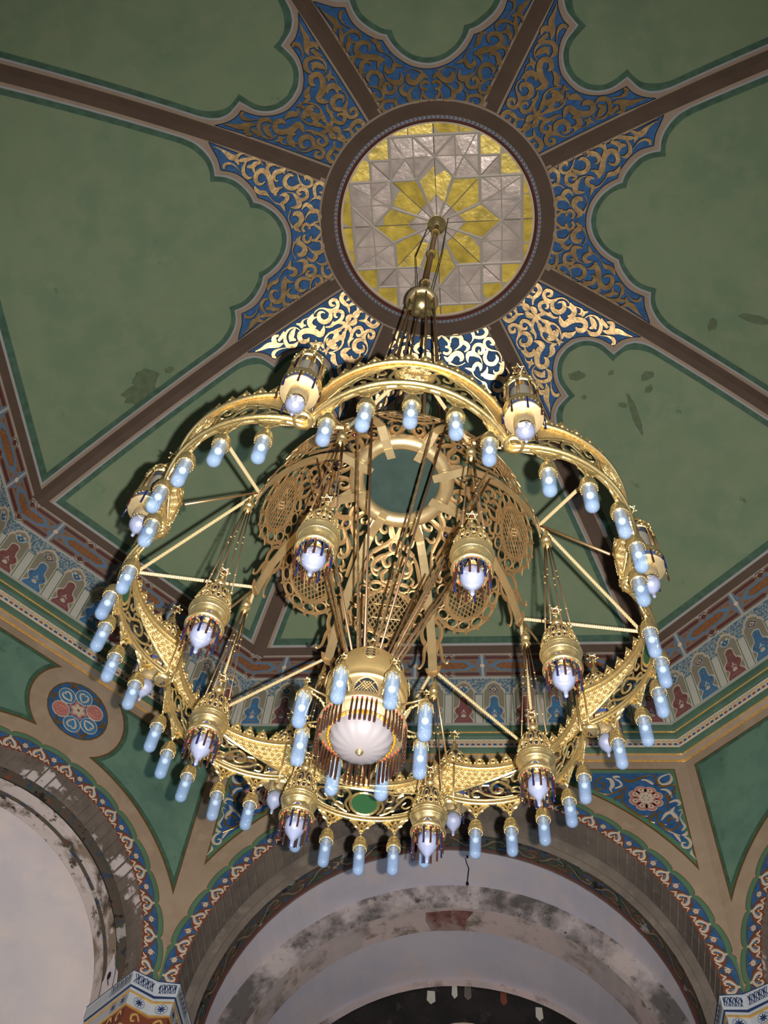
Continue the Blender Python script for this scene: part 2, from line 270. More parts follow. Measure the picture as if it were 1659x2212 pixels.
def crown_layers(key, phi):
    b = MB(); F = domeF(phi); c = cos(phi); tn = math.tan(phi); off = lambda a, d: a * tn - d / c
    ab = 6.62 * c
    RI = 1.70
    def ring(d, n=14):   # arc of the centre ring between the crease offsets
        am = math.asin(min(.99, (RI * sin(phi) - d) / RI)) if True else phi
        am = phi - math.asin(d / RI)
        return [(RI * sin(am * (2 * i / n - 1)), RI * cos(am * (2 * i / n - 1))) for i in range(n + 1)]
    for name, m, d, h, eb in (('dark', m_dkgreen, .25, .004, .20), ('gray', m_grayline, .175, .008, .125), ('tan', m_tan, .15, .012, .10)):
        key2 = 'gray' if name == 'tan' else name
        H = smooth_open(CONT[key][key2], CUSP[key][key2])
        if name == 'tan': # slightly inside the grey line
            H = [(x, y - .028) if x < .3 else (x + .018, y - .02) for x, y in H]
        e = H[-1]; m_ = e[1] + .22; e2 = (off(m_, d), m_)
        mids = [(x, y) for x, y, _ in cr([H[-2] + (.01,), e + (.01,), ((e[0] + e2[0]) / 2 + .01, (e[1] + e2[1]) / 2 - .015, .01), e2 + (.01,)], 4)][4:-1]
        # two halves of the band: from the axis out along the contour, down the crease, back along the crease line
        amax = ab - eb
        half = [(0., H[0][1])] + H[1:] + mids + [(off(a, d), a) for a in (m_, m_ + .6, (m_ + amax) / 2, amax - .5, amax)]
        # outer edge follows crease itself and base edge
        outer = [(off(a, 0) , a) for a in (ab, ab - .6, ab - 1.4, ab - 2.2, ab - 3, 2.3)]
        base = [(0., amax), (0., ab)]
        arc = [p for p in ring(0.) if p[0] >= -1e-6][::-1]
        poly = half + [(0., amax)] + [(0., ab)] + outer + arc
        poly = [p for i, p in enumerate(poly) if i == 0 or hypot(p[0] - poly[i - 1][0], p[1] - poly[i - 1][1]) > 1e-4]
        b.fill(poly, F, h, m, .3); b.fill([(-x, y) for x, y in poly], F, h, m, .3)
    # brown crease band and base band
    for sg in (1, -1):
        st = [(sg * off(a, .0), a, .22) for a in [1.62 + (ab - .03 - 1.62) * i / 24 for i in range(25)]]
        b.stroke(st, F, .0, m_brown, .024, 1, flat=True)
        b.stroke([(sg * off(a, .116), a, .014) for a in [1.85 * c + (3. - 1.85 * c) * i / 10 for i in range(11)]], F, .0, m_tan, .026, 1, flat=True)
    b.stroke([(-off(ab - .05, 0), ab - .052, .085), (0, ab - .052, .085), (off(ab - .05, 0), ab - .052, .085)], F, 0., m_brown, .022, 6, flat=True)
    # blue field
    H = smooth_open(CONT[key]['blue'], CUSP[key]['blue']); d = .145
    poly = H + [(off(a, d), a) for a in ((H[-1][1] * .7 + 1.75 * .3), (H[-1][1] * .35 + 1.75 * .65))] + [p for p in ring(d) if p[0] > 1e-6][::-1]
    poly = [(-x, y) for x, y in poly if x > 1e-6][::-1] + poly + [(0, RI)]
    # order: left half reversed, axis, right half, arc back
    R_ = H[1:] + [(off(a, d), a) for a in ((H[-1][1] * .7 + 1.75 * .3), (H[-1][1] * .35 + 1.75 * .65))] + [(x * 1.0, y + .02) for x, y in ring(d) if x > 1e-6][::-1]
    poly = [H[0]] + R_ + [(0, RI + .02)] + [(-x, y) for x, y in R_[::-1]]
    b.fill(poly, F, .018, m_blue, .25)
    pl = [(x, y, .012) for x, y in poly]
    b.stroke(pl, F, 0.0, m_shadowline, .019, 1, closed=True, flat=True)
    return b
def scrollwork(key, phi):
    g = MB(); F = domeF(phi); dx = .05 if key == 'D' else 0.
    for q in SCROLL[key]:
        st = [(x - dx, y, w_) for x, y, w_ in trip(q)]
        for s_ in (st, mir(st)):
            g.stroke([(x + .008, y - .008, w_ + .006) for x, y, w_ in s_], F, .0, m_shadowline, .021, 4, flat=True)  # dark offset copy under the gold, a painted drop shadow
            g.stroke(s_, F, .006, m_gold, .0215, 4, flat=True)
    return g
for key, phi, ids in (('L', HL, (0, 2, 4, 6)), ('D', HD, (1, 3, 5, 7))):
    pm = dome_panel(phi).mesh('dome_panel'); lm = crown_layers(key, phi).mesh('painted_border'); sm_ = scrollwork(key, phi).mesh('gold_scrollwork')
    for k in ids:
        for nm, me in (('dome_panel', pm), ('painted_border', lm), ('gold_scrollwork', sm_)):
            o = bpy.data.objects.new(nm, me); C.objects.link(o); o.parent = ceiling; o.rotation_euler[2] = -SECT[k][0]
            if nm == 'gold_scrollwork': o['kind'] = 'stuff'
# smudges and damp stains on the green paint
m_smudge = mat('damp_stain', (92, 104, 78), .85, var=.15, vscale=12)
for k, t, a, sx, sy, rot in ((6, 1.70, 4.36, .17, .17, .1), (6, 1.90, 4.46, .17, .22, .4), (6, 1.66, 4.05, .05, .06, 0), (1, .11, 3.96, .30, .05, -1.15), (1, -.17, 3.06, .13, .07, .5), (1, .61, 3.7, .10, .06, .2), (1, .06, 3.78, .06, .04, .6), (1, .5, 3.85, .07, .05, 0), (2, -1.34, 3.87, .10, .06, .3), (2, -1.15, 4.37, .06, .20, .1), (1, .25, 3.35, .05, .03, .3), (1, -.3, 3.35, .04, .03, .3)):
    az, phi = SECT[k]; b = MB(); n = 18; P = []
    for i in range(n):
        q = 2 * pi * i / n; r = 1 + random.uniform(-.18, .18); x, y = sx * r * cos(q), sy * r * sin(q); P.append((t + x * cos(rot) - y * sin(rot), a + x * sin(rot) + y * cos(rot)))
    b.fill(P, domeF(phi), .0025, m_smudge, .1); b.obj('damp_stain', ceiling, rz=-az)
# centre ring round the skylight
def flatF(z): return lambda x, y, h: (x, y, z - h)
b = MB(); ZS = 16.56
b.lathe([(1.43, ZS - .0), (1.43, ZS + .06), (1.40, ZS + .06)], m_cream, 96, smooth=False)
b.lathe([(1.745, ZS - .05), (1.740, ZS - .085), (1.715, ZS - .085), (1.712, ZS - .075)], m_tan, 96)
b.lathe([(1.712, ZS - .075), (1.54, ZS - .035), (1.52, ZS - .03)], m_brown, 96)
b.lathe([(1.52, ZS - .03), (1.475, ZS - .03)], m_tan, 96)
b.lathe([(1.475, ZS - .03), (1.465, ZS - .05), (1.445, ZS - .04), (1.43, ZS)], m_maroon, 96)
b.obj('ring_moulding', ceiling)
b = MB()
for i in range(150):
    a = 2 * pi * i / 150; u = Vector((cos(a), sin(a), 0)); v = Vector((-sin(a), cos(a), 0)); zz = Vector((0, 0, ZS - .034))
    for sg in (0, 1):
        r0, r1 = (1.478, 1.498) if sg == 0 else (1.498, 1.518)
        q = [u * r0 + v * (.012 if sg else -.016), u * r1 + v * (-.016 if sg else .012)]
        b.add([q[0] + v * -.0, q[0] + v * .028, q[1] + v * .028, q[1]], [(0, 1, 2, 3)], m_blue)
        b.v[-4:] = [tuple(Vector(x) + zz) for x in b.v[-4:]]
b.obj('chevron_border', ceiling, kind='stuff')

# ---------------------------------------------------------------- stained glass skylight
m_yel = mat('yellow_glass', (218, 188, 78), .36, .2, var=.3, vscale=6, bump=.35, bscale=12, spec=.6)
m_lil = mat('clear_glass', (214, 194, 182), .32, .25, var=.3, vscale=3, bump=.4, bscale=9, spec=.8)
m_came = mat('lead_came', (176, 164, 150), .5, .1)
sky = empty('window_1', kind='structure', loc=(0, 0, ZS + .055))
RG = 1.40; LN = []
def came(a, b_, w=.022): LN.append((a, b_, w))
A_ = .640; B_ = 1.245; T_ = .955; S_ = .27; I_ = .46      # half width of the cross, its reach, star tip, inner square reach
def rot4(p, k):
    x, y = p
    for _ in range(k): x, y = -y, x
    return (x, y)
panes = []   # (polygon, material)
kx, ky = .26, .60                 # side points of the kites
for k in range(4):
    R4 = lambda P: [rot4(p, k) for p in P]
    # straight kite: two yellow halves and the small inner kite
    for sg in (1, -1):
        m2 = lambda P: R4([(sg * x, y) for x, y in P])
        panes.append((m2([(0, .42), (0, T_), (kx, ky + .06), (.115, .30)]), m_yel))
        panes.append((m2([(0, .12), (0, .42), (.115, .30), (.05, .12)]), m_lil))
        panes.append((m2([(.215, .215), (.30, .28), (A_ - .01, A_ - .01), (kx + .03, A_ - .01), (.135, .31)]), m_yel))
        panes.append((m2([(.09, .09), (.215, .215), (.135, .31), (.06, .14)]), m_lil))
        # the arm of the cross: triangles
        c_ = (.41, .945)
        tri = [(0, T_), (kx, ky + .06), c_], [(kx, ky + .06), (kx + .04, A_), c_], [(kx + .04, A_), (A_, A_), c_], [(A_, A_), (A_, .945), c_], [(0, T_), c_, (.30, B_)], [(0, T_), (.30, B_), (0, B_)], [c_, (.30, B_), (A_ - .03, B_)], [c_, (A_, .945), (A_, B_), (A_ - .03, B_)]
        for t in tri: panes.append((m2(t), m_lil))
        # corner squares and the yellow rim
        panes.append((m2([(A_, A_), (.93, A_), (.93, .93)]), m_lil))
        q = [(A_, .93), (A_, B_ - .005)] + [(RG * sin(a), RG * cos(a)) for a in [radians(27.2 + 3.05 * j) for j in range(5)]] + [(.70, .93)]
        q = [(A_, .93), (A_, sqrt(RG * RG - A_ * A_))] + [(RG * sin(radians(d)), RG * cos(radians(d))) for d in (31, 35, 39, 42.5)] + [(.93, sqrt(RG * RG - .93 * .93)), (.93, .93)]
        panes.append((m2([q[0]] + q[1:6] + [(.93, .93)]), m_yel))
        panes.append((m2([(0, B_)] + [(RG * sin(radians(d)), RG * cos(radians(d))) for d in (0, 5, 10, 15)] + [(RG * sin(radians(15)), B_)]), m_yel))
        panes.append((m2([(RG * sin(radians(15)), B_)] + [(RG * sin(radians(d)), RG * cos(radians(d))) for d in (15, 20, 25, 27)] + [(A_ - .02, B_)]), m_yel))
for poly, m in panes:
    pb = MB(); cx_ = sum(p[0] for p in poly) / len(poly); cy_ = sum(p[1] for p in poly) / len(poly); tx, ty = random.uniform(-.09, .09), random.uniform(-.09, .09)
    vs = [(x, y, (x - cx_) * tx + (y - cy_) * ty) for x, y in poly]; pb.add(vs, [tuple(range(len(poly)))], m); pb.obj('pane', sky)
bd_ = MB(); bd_.lathe([(.001, .012), (1.42, .012)], m_came, 64, smooth=False); bd_.obj('backing_plate', sky)
cb = MB(); FL = lambda x, y, h: (x, y, -.008 - h)
def ln(P, w=.026, h=.012):
    w *= 1.3
    for k in range(4):
        for sg in (1, -1):
            cb.stroke([rot4((sg * x, y), k) + (w,) for x, y in P], FL, h, m_came, 0, 1)
ln([(0, T_), (kx, ky + .06), (.06, .14)], .034); ln([(kx, ky + .06), (kx + .04, A_), (A_, A_)], .034)
ln([(A_, .3), (A_, 1.243)], .036); ln([(0, B_), (A_, B_)], .034); ln([(A_, .93), (.93, .93)], .03)
ln([(0, T_), (A_, .945)], .012, .008); ln([(0, T_), (.30, B_)], .03); ln([(kx + .0, ky + .06), (A_ - .03, B_)], .014, .008); ln([(kx + .04, A_), (.30, B_)], .014, .008)
ln([(A_, A_), (.2, 1.1)], .001, .001); ln([(A_, .66), (.41, .945)], .014, .008); ln([(0, .13), (0, T_)], .010, .008); ln([(0, T_), (0, RG)], .014, .008)
ln([(0, .42), (.115, .30), (.215, .215)], .014, .008); ln([(.09, .09), (A_, A_)], .010, .008); ln([(A_, A_), (.93, .93)], .010, .008); ln([(RG * sin(radians(15)), B_), (RG * sin(radians(15)), RG * cos(radians(15)))], .014, .008)
cb.obj('muntin', sky)
# ---------------------------------------------------------------- cornice under the dome
m_beige = stained('beige_wall_paint', [(164, 142, 120), ((154, 132, 110), 1.1, .42, .6), ((170, 149, 127), 3.7, .5, .7)], .8, .06)
m_rust = mat('amber_paint', (132, 86, 50), .75, var=.3, vscale=26, col2=(108, 66, 38))
m_strap = mat('brown_strap_paint', (128, 94, 62), .75)
m_greyblue = mat('grey_blue_paint', (92, 108, 124), .8)
m_palegreen = mat('pale_frieze_paint', (158, 158, 148), .8)
m_lace = mat('blue_lace_paint', (84, 112, 134), .8, col2=(158, 164, 160), vscale=34, thresh=(.47, .53))
m_white = mat('off_white_paint', (194, 188, 176), .8, var=.06)
m_olive = mat('olive_paint', (140, 132, 114), .8, var=.06)
m_vgreen = mat('green_paint', (82, 118, 92), .7, var=.1)
m_vblue = mat('bright_blue_paint', (66, 118, 158), .7, var=.15, vscale=20)
m_vmar = mat('dusty_maroon_paint', (128, 80, 80), .7, var=.15, vscale=20)
m_redbrown = mat('red_brown_paint', (120, 62, 44), .7, var=.1)
m_gilt = mat('raised_gilt', (190, 146, 84), .4, .9)
def slopeF(phi, r0, z0, r1, z1):
    """(t, s, h): t along the wall, s up the slope from (r0, z0) to (r1, z1), h proud of it"""
    c = cos(phi); tn = math.tan(phi); a0, a1 = r0 * c, r1 * c; Ls = hypot(a1 - a0, z1 - z0); am = (a0 + a1) / 2
    na, nz = -(z1 - z0) / Ls, (a1 - a0) / Ls
    def F(t, s, h):
        q = s / Ls; a = a0 + (a1 - a0) * q; z = z0 + (z1 - z0) * q
        return (t * a / am, a + na * h, z + nz * h)
    F.L = Ls; F.hw = am * tn; return F
def sweep(prof, m, name, **kw):      # prof [(corner radius, z)] swept round the octagon
    b = MB(); cs = []
    for az, phi in SECT: cs += [az - phi]
    for (p0, p1) in zip(prof[:-1], prof[1:]):
        mm = m if not isinstance(p1, tuple) or len(p1) < 3 else p1[2]
        for az, phi in SECT:
            A0, A1 = az - phi, az + phi
            b.add([(p0[0] * sin(A0), p0[0] * cos(A0), p0[1]), (p0[0] * sin(A1), p0[0] * cos(A1), p0[1]), (p1[0] * sin(A1), p1[0] * cos(A1), p1[1]), (p1[0] * sin(A0), p1[0] * cos(A0), p1[1])], [(0, 1, 2, 3)], mm)
    return b.obj(name, **kw)
trim1 = empty('trim_1', kind='structure')     # painted strapwork frieze
FR = ((6.86, 13.575), (6.62, 13.857))
def frieze(phi, n):
    b = MB(); F = slopeF(phi, *FR[0], *FR[1]); W = F.hw; Ls = F.L; U = 2 * W / n; cy = Ls / 2
    b.add([F(-W, 0, 0), F(W, 0, 0), F(W, Ls, 0), F(-W, Ls, 0)], [(0, 1, 2, 3)], m_palegreen)
    Q = lambda u, v: (u, cy + v * Ls / 2)
    for i in range(n):
        c0 = -W + U * (i + .5)
        for sg in (1, -1):
            X = lambda u: c0 + sg * u * U
            P = lambda L_: [Q(X(u), v) for u, v in L_]
            S = lambda L_, w: [Q(X(u), v) + (w,) for u, v in L_]
            b.fill(P([(.018, -.9), (.44, -.86), (.44, -.62), (.5, -.62), (.5, .62), (.44, .62), (.44, .86), (.018, .9)]), F, .002, m_greyblue, 0)
            for t in (1, -1):
                b.fill(P([(.05, t * .84), (.39, t * .84), (.43, t * .70), (.39, t * .58), (.05, t * .58)]), F, .004, m_maroon, 0)
                b.fill(P([(.44, t * .70), (.5, t * .92), (.5, t * .50)]), F, .004, m_maroon, 0)
                b.fill(P([(.08, t * .42), (.20, t * .38), (.11, t * .12)]), F, .004, m_rust, 0)
                b.stroke(S([(.03, t * .9), (.40, t * .9), (.46, t * .52), (.5, t * .40)], .018), F, .006, m_strap, 0, 1, flat=True)
                b.stroke(S([(.06, t * .48), (.40, t * .5), (.45, t * .92), (.5, t * 1.0)], .018), F, .006, m_strap, 0, 1, flat=True)
                b.stroke(S([(0, 0), (.10, t * .14), (.22, t * .45)], .016), F, .006, m_strap, 0, 1, flat=True)
                b.stroke(S([(.17, 0), (.26, t * .36), (.5, t * .36)], .012), F, .005, m_vblue, 0, 1, flat=True)
            b.fill(P([(.19, 0), (.27, .28), (.5, .32), (.5, -.32), (.27, -.28)]), F, .005, m_rust, 0)
        b.stroke([Q(c0 + .03 * U, -.9) + (.016,), Q(c0 + .03 * U, -.2) + (.012,)], F, .006, m_strap, 0, 1, flat=True)
        b.stroke([Q(c0, -.98) + (.014,), Q(c0, -.25) + (.014,)], F, .007, m_grayline, 0, 1, flat=True)
        b.stroke([Q(c0, .25) + (.014,), Q(c0, .98) + (.014,)], F, .007, m_grayline, 0, 1, flat=True)
        b.fill([Q(c0 + .036 * cos(a * pi / 5), 0)[:1] + (cy + .030 * sin(a * pi / 5),) for a in range(10)], F, .009, m_cream, 0)
    b.stroke([(-W, .005, .02), (W, .005, .02)], F, .006, m_grayline, 0, 1, flat=True); b.stroke([(-W, Ls - .005, .02), (W, Ls - .005, .02)], F, .006, m_grayline, 0, 1, flat=True)
    return b.mesh('strapwork_frieze')
fm = {0: frieze(HL, 6), 1: frieze(HD, 4)}
for k, (az, phi) in enumerate(SECT):
    o = bpy.data.objects.new('strapwork_frieze', fm[k % 2]); C.objects.link(o); o.parent = trim1; o.rotation_euler[2] = -az
# arcade frieze: painted arches side by side
trim2 = empty('trim_2', kind='structure')
AR = ((6.937, 12.635), (6.875, 13.555))
def arch_cell(alt, wd, H):
    b = MB(); FF = lambda t, s, h: (t, -h, s)
    P = lambda L_: [(x * wd, y * H) for x, y in L_]; sym = lambda L_: P(L_ + [(-x, y) for x, y in L_[::-1] if x > 1e-6])
    b.fill(P([(-.5, .62), (.5, .62), (.5, 1), (-.5, 1)]), FF, .001, m_lace, 0)
    b.fill(P([(-.5, 0), (.5, 0), (.5, .63), (-.5, .63)]), FF, .001, m_white, 0)
    for s_ in (1, -1):
        b.stroke([(s_ * .375 * wd, 0, .012), (s_ * .375 * wd, .66 * H, .012)], FF, .003, m_vgreen, 0, 1, flat=True)
    outer = [(.36, 0), (.36, .66), (.42, .67), (.38, .70), (.36, .76), (.27, .80), (.25, .86), (.16, .90), (.06, .94), (0, .95)]
    b.fill(sym(outer), FF, .004, m_cream, 0)
    b.fill(sym([(.32, 0), (.33, .66), (.30, .72), (.22, .76), (.20, .82), (.12, .86), (0, .89)]), FF, .006, m_olive, 0)
    vase = [(.36, 0), (.34, .06), (.24, .12), (.20, .16), (.31, .22), (.34, .28), (.28, .34), (.18, .37), (.15, .44), (.15, .56), (.08, .6), (0, .61)]
    b.fill(sym(vase), FF, .008, m_cream, 0)
    b.fill(sym([(x * .84, y * .95) for x, y in vase]), FF, .010, m_vblue if alt else m_vmar, 0)
    G = (m_strap if alt else m_gilt)
    for s_ in (1, -1):
        T = lambda L_: [(s_ * x * wd, y * H, w_) for x, y, w_ in L_]
        b.stroke(T([(.02, .33, .008), (.16, .30, .016), (.22, .25, .014), (.12, .20, .012), (.04, .17, .006)]), FF, .012, m_redbrown, .003, 3)
        b.stroke(T([(.0, .06, .012), (.12, .07, .014), (.2, .04, .006)]), FF, .012, m_strap, .003, 3)
        b.stroke(T([(.0, .24, .012), (.07, .22, .012), (.06, .17, .006)]), FF, .012, m_cream, .004, 3)
        b.stroke(T([(.0, .44, .010), (.07, .47, .012), (.1, .44, .006)]), FF, .012, m_redbrown if alt else m_strap, .003, 3)
    b.fill(sym([(.05, .11), (.09, .14), (0, .2), ]), FF, .013, m_cream, 0)
    b.fill(P([(.03 * cos(a), .51 + .018 * sin(a)) for a in [i * pi / 4 for i in range(8)]]), FF, .014, m_gold, 0)
    b.fill(P([(.03 * cos(a), .265 + .018 * sin(a)) for a in [i * pi / 4 for i in range(8)]]), FF, .014, m_cream, 0)
    if alt:
        b.fill(sym([(0, .65), (.09, .67), (.2, .735), (.1, .8), (0, .835)]), FF, .008, m_lace, 0)
        b.fill(sym([(0, .665), (.15, .735), (0, .815)]), FF, .010, m_redbrown, 0); b.fill(sym([(0, .685), (.10, .735), (0, .79)]), FF, .012, m_white, 0); b.fill(sym([(0, .7), (.05, .73), (0, .76)]), FF, .013, m_strap, 0)
    else:
        b.fill(sym([(0, .65), (.12, .69), (.21, .76), (.13, .775), (.12, .83), (0, .79)]), FF, .008, m_white, 0)
        b.fill(sym([(0, .66), (.10, .70), (.15, .755), (.06, .77), (0, .81)]), FF, .010, m_vblue, 0); b.fill(sym([(0, .68), (.06, .73), (0, .78)]), FF, .012, m_shadowline, 0); b.fill(sym([(0, .695), (.035, .73), (0, .765)]), FF, .013, m_cream, 0)
    b.stroke([(x * wd, y * H, w_) for x, y, w_ in circ(0, .965, .06, .026, .010, 10)], FF, .006, m_cream, 0, 1, closed=True, flat=True)
    b.fill(P([(.045 * cos(a), .965 + .018 * sin(a)) for a in [i * pi / 4 for i in range(8)]]), FF, .007, m_vgreen, 0)
    return b.mesh('painted_arch')
Fq = slopeF(HL, *AR[0], *AR[1]); wdL = 2 * Fq.hw / 14; Fd = slopeF(HD, *AR[0], *AR[1]); wdD = 2 * Fd.hw / 9; HA = Fq.L
cells = {0: [arch_cell(0, wdL, HA), arch_cell(1, wdL, HA)], 1: [arch_cell(0, wdD, HA), arch_cell(1, wdD, HA)]}
for k, (az, phi) in enumerate(SECT):
    n = 14 if k % 2 == 0 else 9; wd = wdL if k % 2 == 0 else wdD; a0 = AR[0][0] * cos(phi); tilt = math.atan2((AR[0][0] - AR[1][0]) * cos(phi), HA)
    for i in range(n):
        o = bpy.data.objects.new('painted_arch', cells[k % 2][(i + (k % 2 == 0)) % 2]); C.objects.link(o); o.parent = trim2
        o.location = azm(az, (i - (n - 1) / 2) * wd, a0, AR[0][1]); o.rotation_euler = (tilt, 0, -az)
b = sweep([(6.95, 12.60), (6.94, 12.635), (6.875, 13.56), (6.86, 13.575)], m_palegreen, 'frieze_ground', parent=trim2)
# mouldings below the arcade
m_moss = stained('green_moulding_paint', [(86, 112, 92), ((72, 98, 80), 1.6, .4, .6), ((130, 140, 126), 4.2, .68, .74)], .6, .05)
trim3 = empty('trim_3', kind='structure')
sweep([(6.938, 12.64), (6.956, 12.635, m_redbrown), (6.956, 12.615, m_redbrown), (6.975, 12.55), (6.995, 12.515), (7.012, 12.51, m_goldline), (7.012, 12.495, m_goldline), (7.0, 12.49), (7.015, 12.44), (7.05, 12.405),
       (7.066, 12.40, m_cream), (7.066, 12.385, m_cream)], m_moss, 'green_cove', parent=trim3)
sweep([(7.066, 12.385), (7.05, 12.38), (7.06, 12.29), (7.078, 12.285), (7.078, 12.27)], m_cream, 'bead_band', parent=trim3)
sweep([(7.078, 12.27), (7.085, 12.25), (7.11, 12.215), (7.13, 12.20), (7.15, 12.195, m_goldline), (7.15, 12.18, m_goldline), (7.135, 12.175, m_beige), (7.17, 12.115, m_beige), (7.2, 12.108, m_goldline), (7.2, 12.092, m_goldline), (7.185, 12.085, m_beige)], m_moss, 'lower_cove', parent=trim3)
for k, (az, phi) in enumerate(SECT):
    b = MB(); F = slopeF(phi, 7.062, 12.285, 7.05, 12.385); W = F.hw; n = int(round(2 * W / .0785)); d = 2 * W / n
    for i in range(n):
        x = -W + (i + .5) * d
        b.fill([(x - .024, .008), (x + .024, .008), (x + .026, .03), (x + .016, .042), (x - .016, .042), (x - .026, .03)], F, .003, m_blue if i % 2 else m_vmar, 0)
        p = F(x, .068, .004); b.sphere(p, .016, m_goldline, 6, 4)
        p = F(x + d / 2, .05, .002); b.sphere(p, .008, m_goldline, 5, 3)
    b.obj('bead_row', trim3, rz=-az, kind='stuff')
for r, z, q in ((6.998, 12.503, .011), (7.142, 12.19, .013), (7.188, 12.10, .014)):
    g = MB(); g.tube([(r * sin(az + s_ * phi), r * cos(az + s_ * phi), z) for az, phi in SECT for s_ in (-.999, 0, .999)], q, m_goldline, 8, True, closed=True); g.obj('gilt_line', trim3)

# ---------------------------------------------------------------- walls with their arches
RW = 7.19; ZW = 12.09; ZC = 8.47
m_soffit = stained('soot_grey_plaster', [(124, 113, 102), ((104, 94, 88), 1.3, .42, .6), ((134, 122, 110), 4.5, .55, .7)], .9, .2)
m_worn = stained('worn_floral_paint', [(82, 72, 62), ((56, 66, 84), 5.5, .56, .6), ((60, 74, 62), 4.3, .55, .6), ((120, 66, 44), 7, .6, .64), ((44, 36, 34), 6.3, .58, .63), ((158, 150, 144), 3.1, .60, .63)], .9, .3)
m_peel = stained('peeled_plaster', [(206, 194, 188), ((142, 126, 108), 1.3, .48, .58), ((84, 74, 64), 2.6, .55, .66), ((70, 60, 54), 6.5, .58, .66), ((204, 194, 190), 2.2, .6, .64)], .95, .5)
m_plaster2 = stained('cool_white_plaster', [(204, 197, 205), ((192, 188, 200), .8, .4, .6), ((210, 196, 196), 1.7, .5, .7)], .9, .05)
m_soffit2 = stained('peeling_grey_plaster', [(124, 113, 102), ((104, 94, 84), 1.3, .42, .6), ((206, 194, 190), 1.5, .56, .60), ((86, 78, 70), 5, .62, .68)], .9, .35)
m_plaster = stained('white_plaster', [(224, 212, 210), ((210, 202, 206), .8, .4, .6), ((228, 214, 208), 1.7, .5, .7)], .9, .05)
m_mould = stained('mould_stained_plaster', [(186, 174, 172), ((96, 90, 88), 1.5, .40, .58), ((196, 178, 172), 1.2, .52, .68), ((84, 80, 78), 3.2, .55, .68), ((70, 66, 62), 9, .6, .7)], .95, .5)
m_pink = stained('pink_stained_plaster', [(196, 176, 172), ((104, 92, 86), 1.7, .52, .64), ((126, 112, 88), 3.4, .56, .66), ((176, 164, 162), 1.1, .45, .6)], .95, .4)
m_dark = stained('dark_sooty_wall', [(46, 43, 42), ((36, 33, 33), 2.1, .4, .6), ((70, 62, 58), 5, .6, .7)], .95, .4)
m_floor = mat('stone_floor', (120, 112, 104), .6, var=.15, vscale=1.2)
m_aline = mat('gilt_paint_line', (150, 112, 62), .45, .7)
def arcpts(R, n=40, z=ZC, x=0): return [(x - R * cos(pi * i / n), z + R * sin(pi * i / n)) for i in range(n + 1)]
TRI = {"C":[[3.025,11.85,0.011,3.038,11.77,0.034,2.992,11.684,0.046,2.894,11.655,0.034,2.854,11.726,0.03,2.907,11.799,0.028,3.025,11.85,0.011],[2.159,11.761,0.009,2.219,11.739,0.051,2.233,11.639,0.057,2.193,11.568,0.034,2.211,11.504,0.014],[2.251,11.783,0.035,2.31,11.797,0.035,2.35,11.783,0.012],[2.273,11.754,0.018,2.331,11.711,0.028,2.353,11.639,0.032,2.295,11.596,0.027,2.252,11.582,0.009],[2.626,11.733,0.014,2.689,11.733,0.034,2.744,11.69,0.046,2.775,11.655,0.034],[2.853,11.563,0.011,2.929,11.556,0.038,2.971,11.5,0.045,2.977,11.417,0.018],[2.932,11.328,0.016,2.998,11.362,0.033,3.049,11.362,0.049,3.064,11.308,0.033,3.024,11.281,0.011],[2.989,11.253,0.009,2.935,11.172,0.055,2.971,11.093,0.061,2.985,11.001,0.033],[2.935,11.172,0.044,2.858,11.132,0.044,2.781,11.026,0.015],[3.023,11.186,0.007,3.061,11.207,0.013,3.065,11.16,0.013,3.024,11.08,0.015,3.042,10.988,0.028,3.06,10.923,0.037,3.008,10.852,0.017],[3.075,10.846,0.009,3.046,10.795,0.047,2.995,10.782,0.015],[3.02,10.757,0.017,3.071,10.719,0.038,3.081,10.644,0.038,3.036,10.582,0.036,2.976,10.594,0.032,2.977,10.656,0.028,3.021,10.656,0.013],[3.077,10.545,0.008,3.058,10.496,0.036,3.078,10.448,0.021,3.102,10.394,0.005],[2.892,10.806,0.006,2.939,10.743,0.043,2.96,10.668,0.013]],"G":[[2.119,11.782,0.012,2.063,11.753,0.028,1.998,11.681,0.021,2.002,11.581,0.023,2.074,11.567,0.027,2.123,11.638,0.025,2.087,11.688,0.023,2.052,11.652,0.014],[1.952,11.595,0.009,2.036,11.511,0.016,2.135,11.469,0.018,2.264,11.511,0.025,2.354,11.568,0.023,2.409,11.597,0.018],[2.384,11.798,0.012,2.416,11.725,0.034,2.477,11.711,0.046,2.564,11.74,0.034,2.633,11.784,0.03,2.764,11.82,0.012],[2.409,11.597,0.016,2.355,11.498,0.027,2.321,11.359,0.025,2.373,11.25,0.025,2.443,11.169,0.027,2.514,11.103,0.033,2.612,11.09,0.015],[2.224,11.358,0.014,2.262,11.414,0.05,2.337,11.442,0.023],[2.824,11.835,0.016,2.825,11.741,0.039,2.84,11.641,0.027],[2.837,11.619,0.027,2.93,11.62,0.034,3.057,11.641,0.023,3.027,11.528,0.027,2.957,11.417,0.029,2.903,11.307,0.022,2.9,11.199,0.011],[2.895,11.472,0.018,2.925,11.438,0.04,2.924,11.376,0.016],[2.735,11.171,0.015,2.662,11.091,0.044,2.63,11.011,0.026,2.689,10.979,0.011],[2.817,11.185,0.013,2.746,11.118,0.022,2.729,11.012,0.022,2.791,10.908,0.026,2.882,10.864,0.024,2.971,10.923,0.024,2.987,11.014,0.028,2.927,11.066,0.026,2.863,11.039,0.033,2.874,10.987,0.015],[2.723,10.973,0.009,2.805,10.87,0.015,2.893,10.813,0.011,2.973,10.769,0.011],[2.775,10.986,0.015,2.78,10.96,0.037,2.828,10.948,0.015]]}
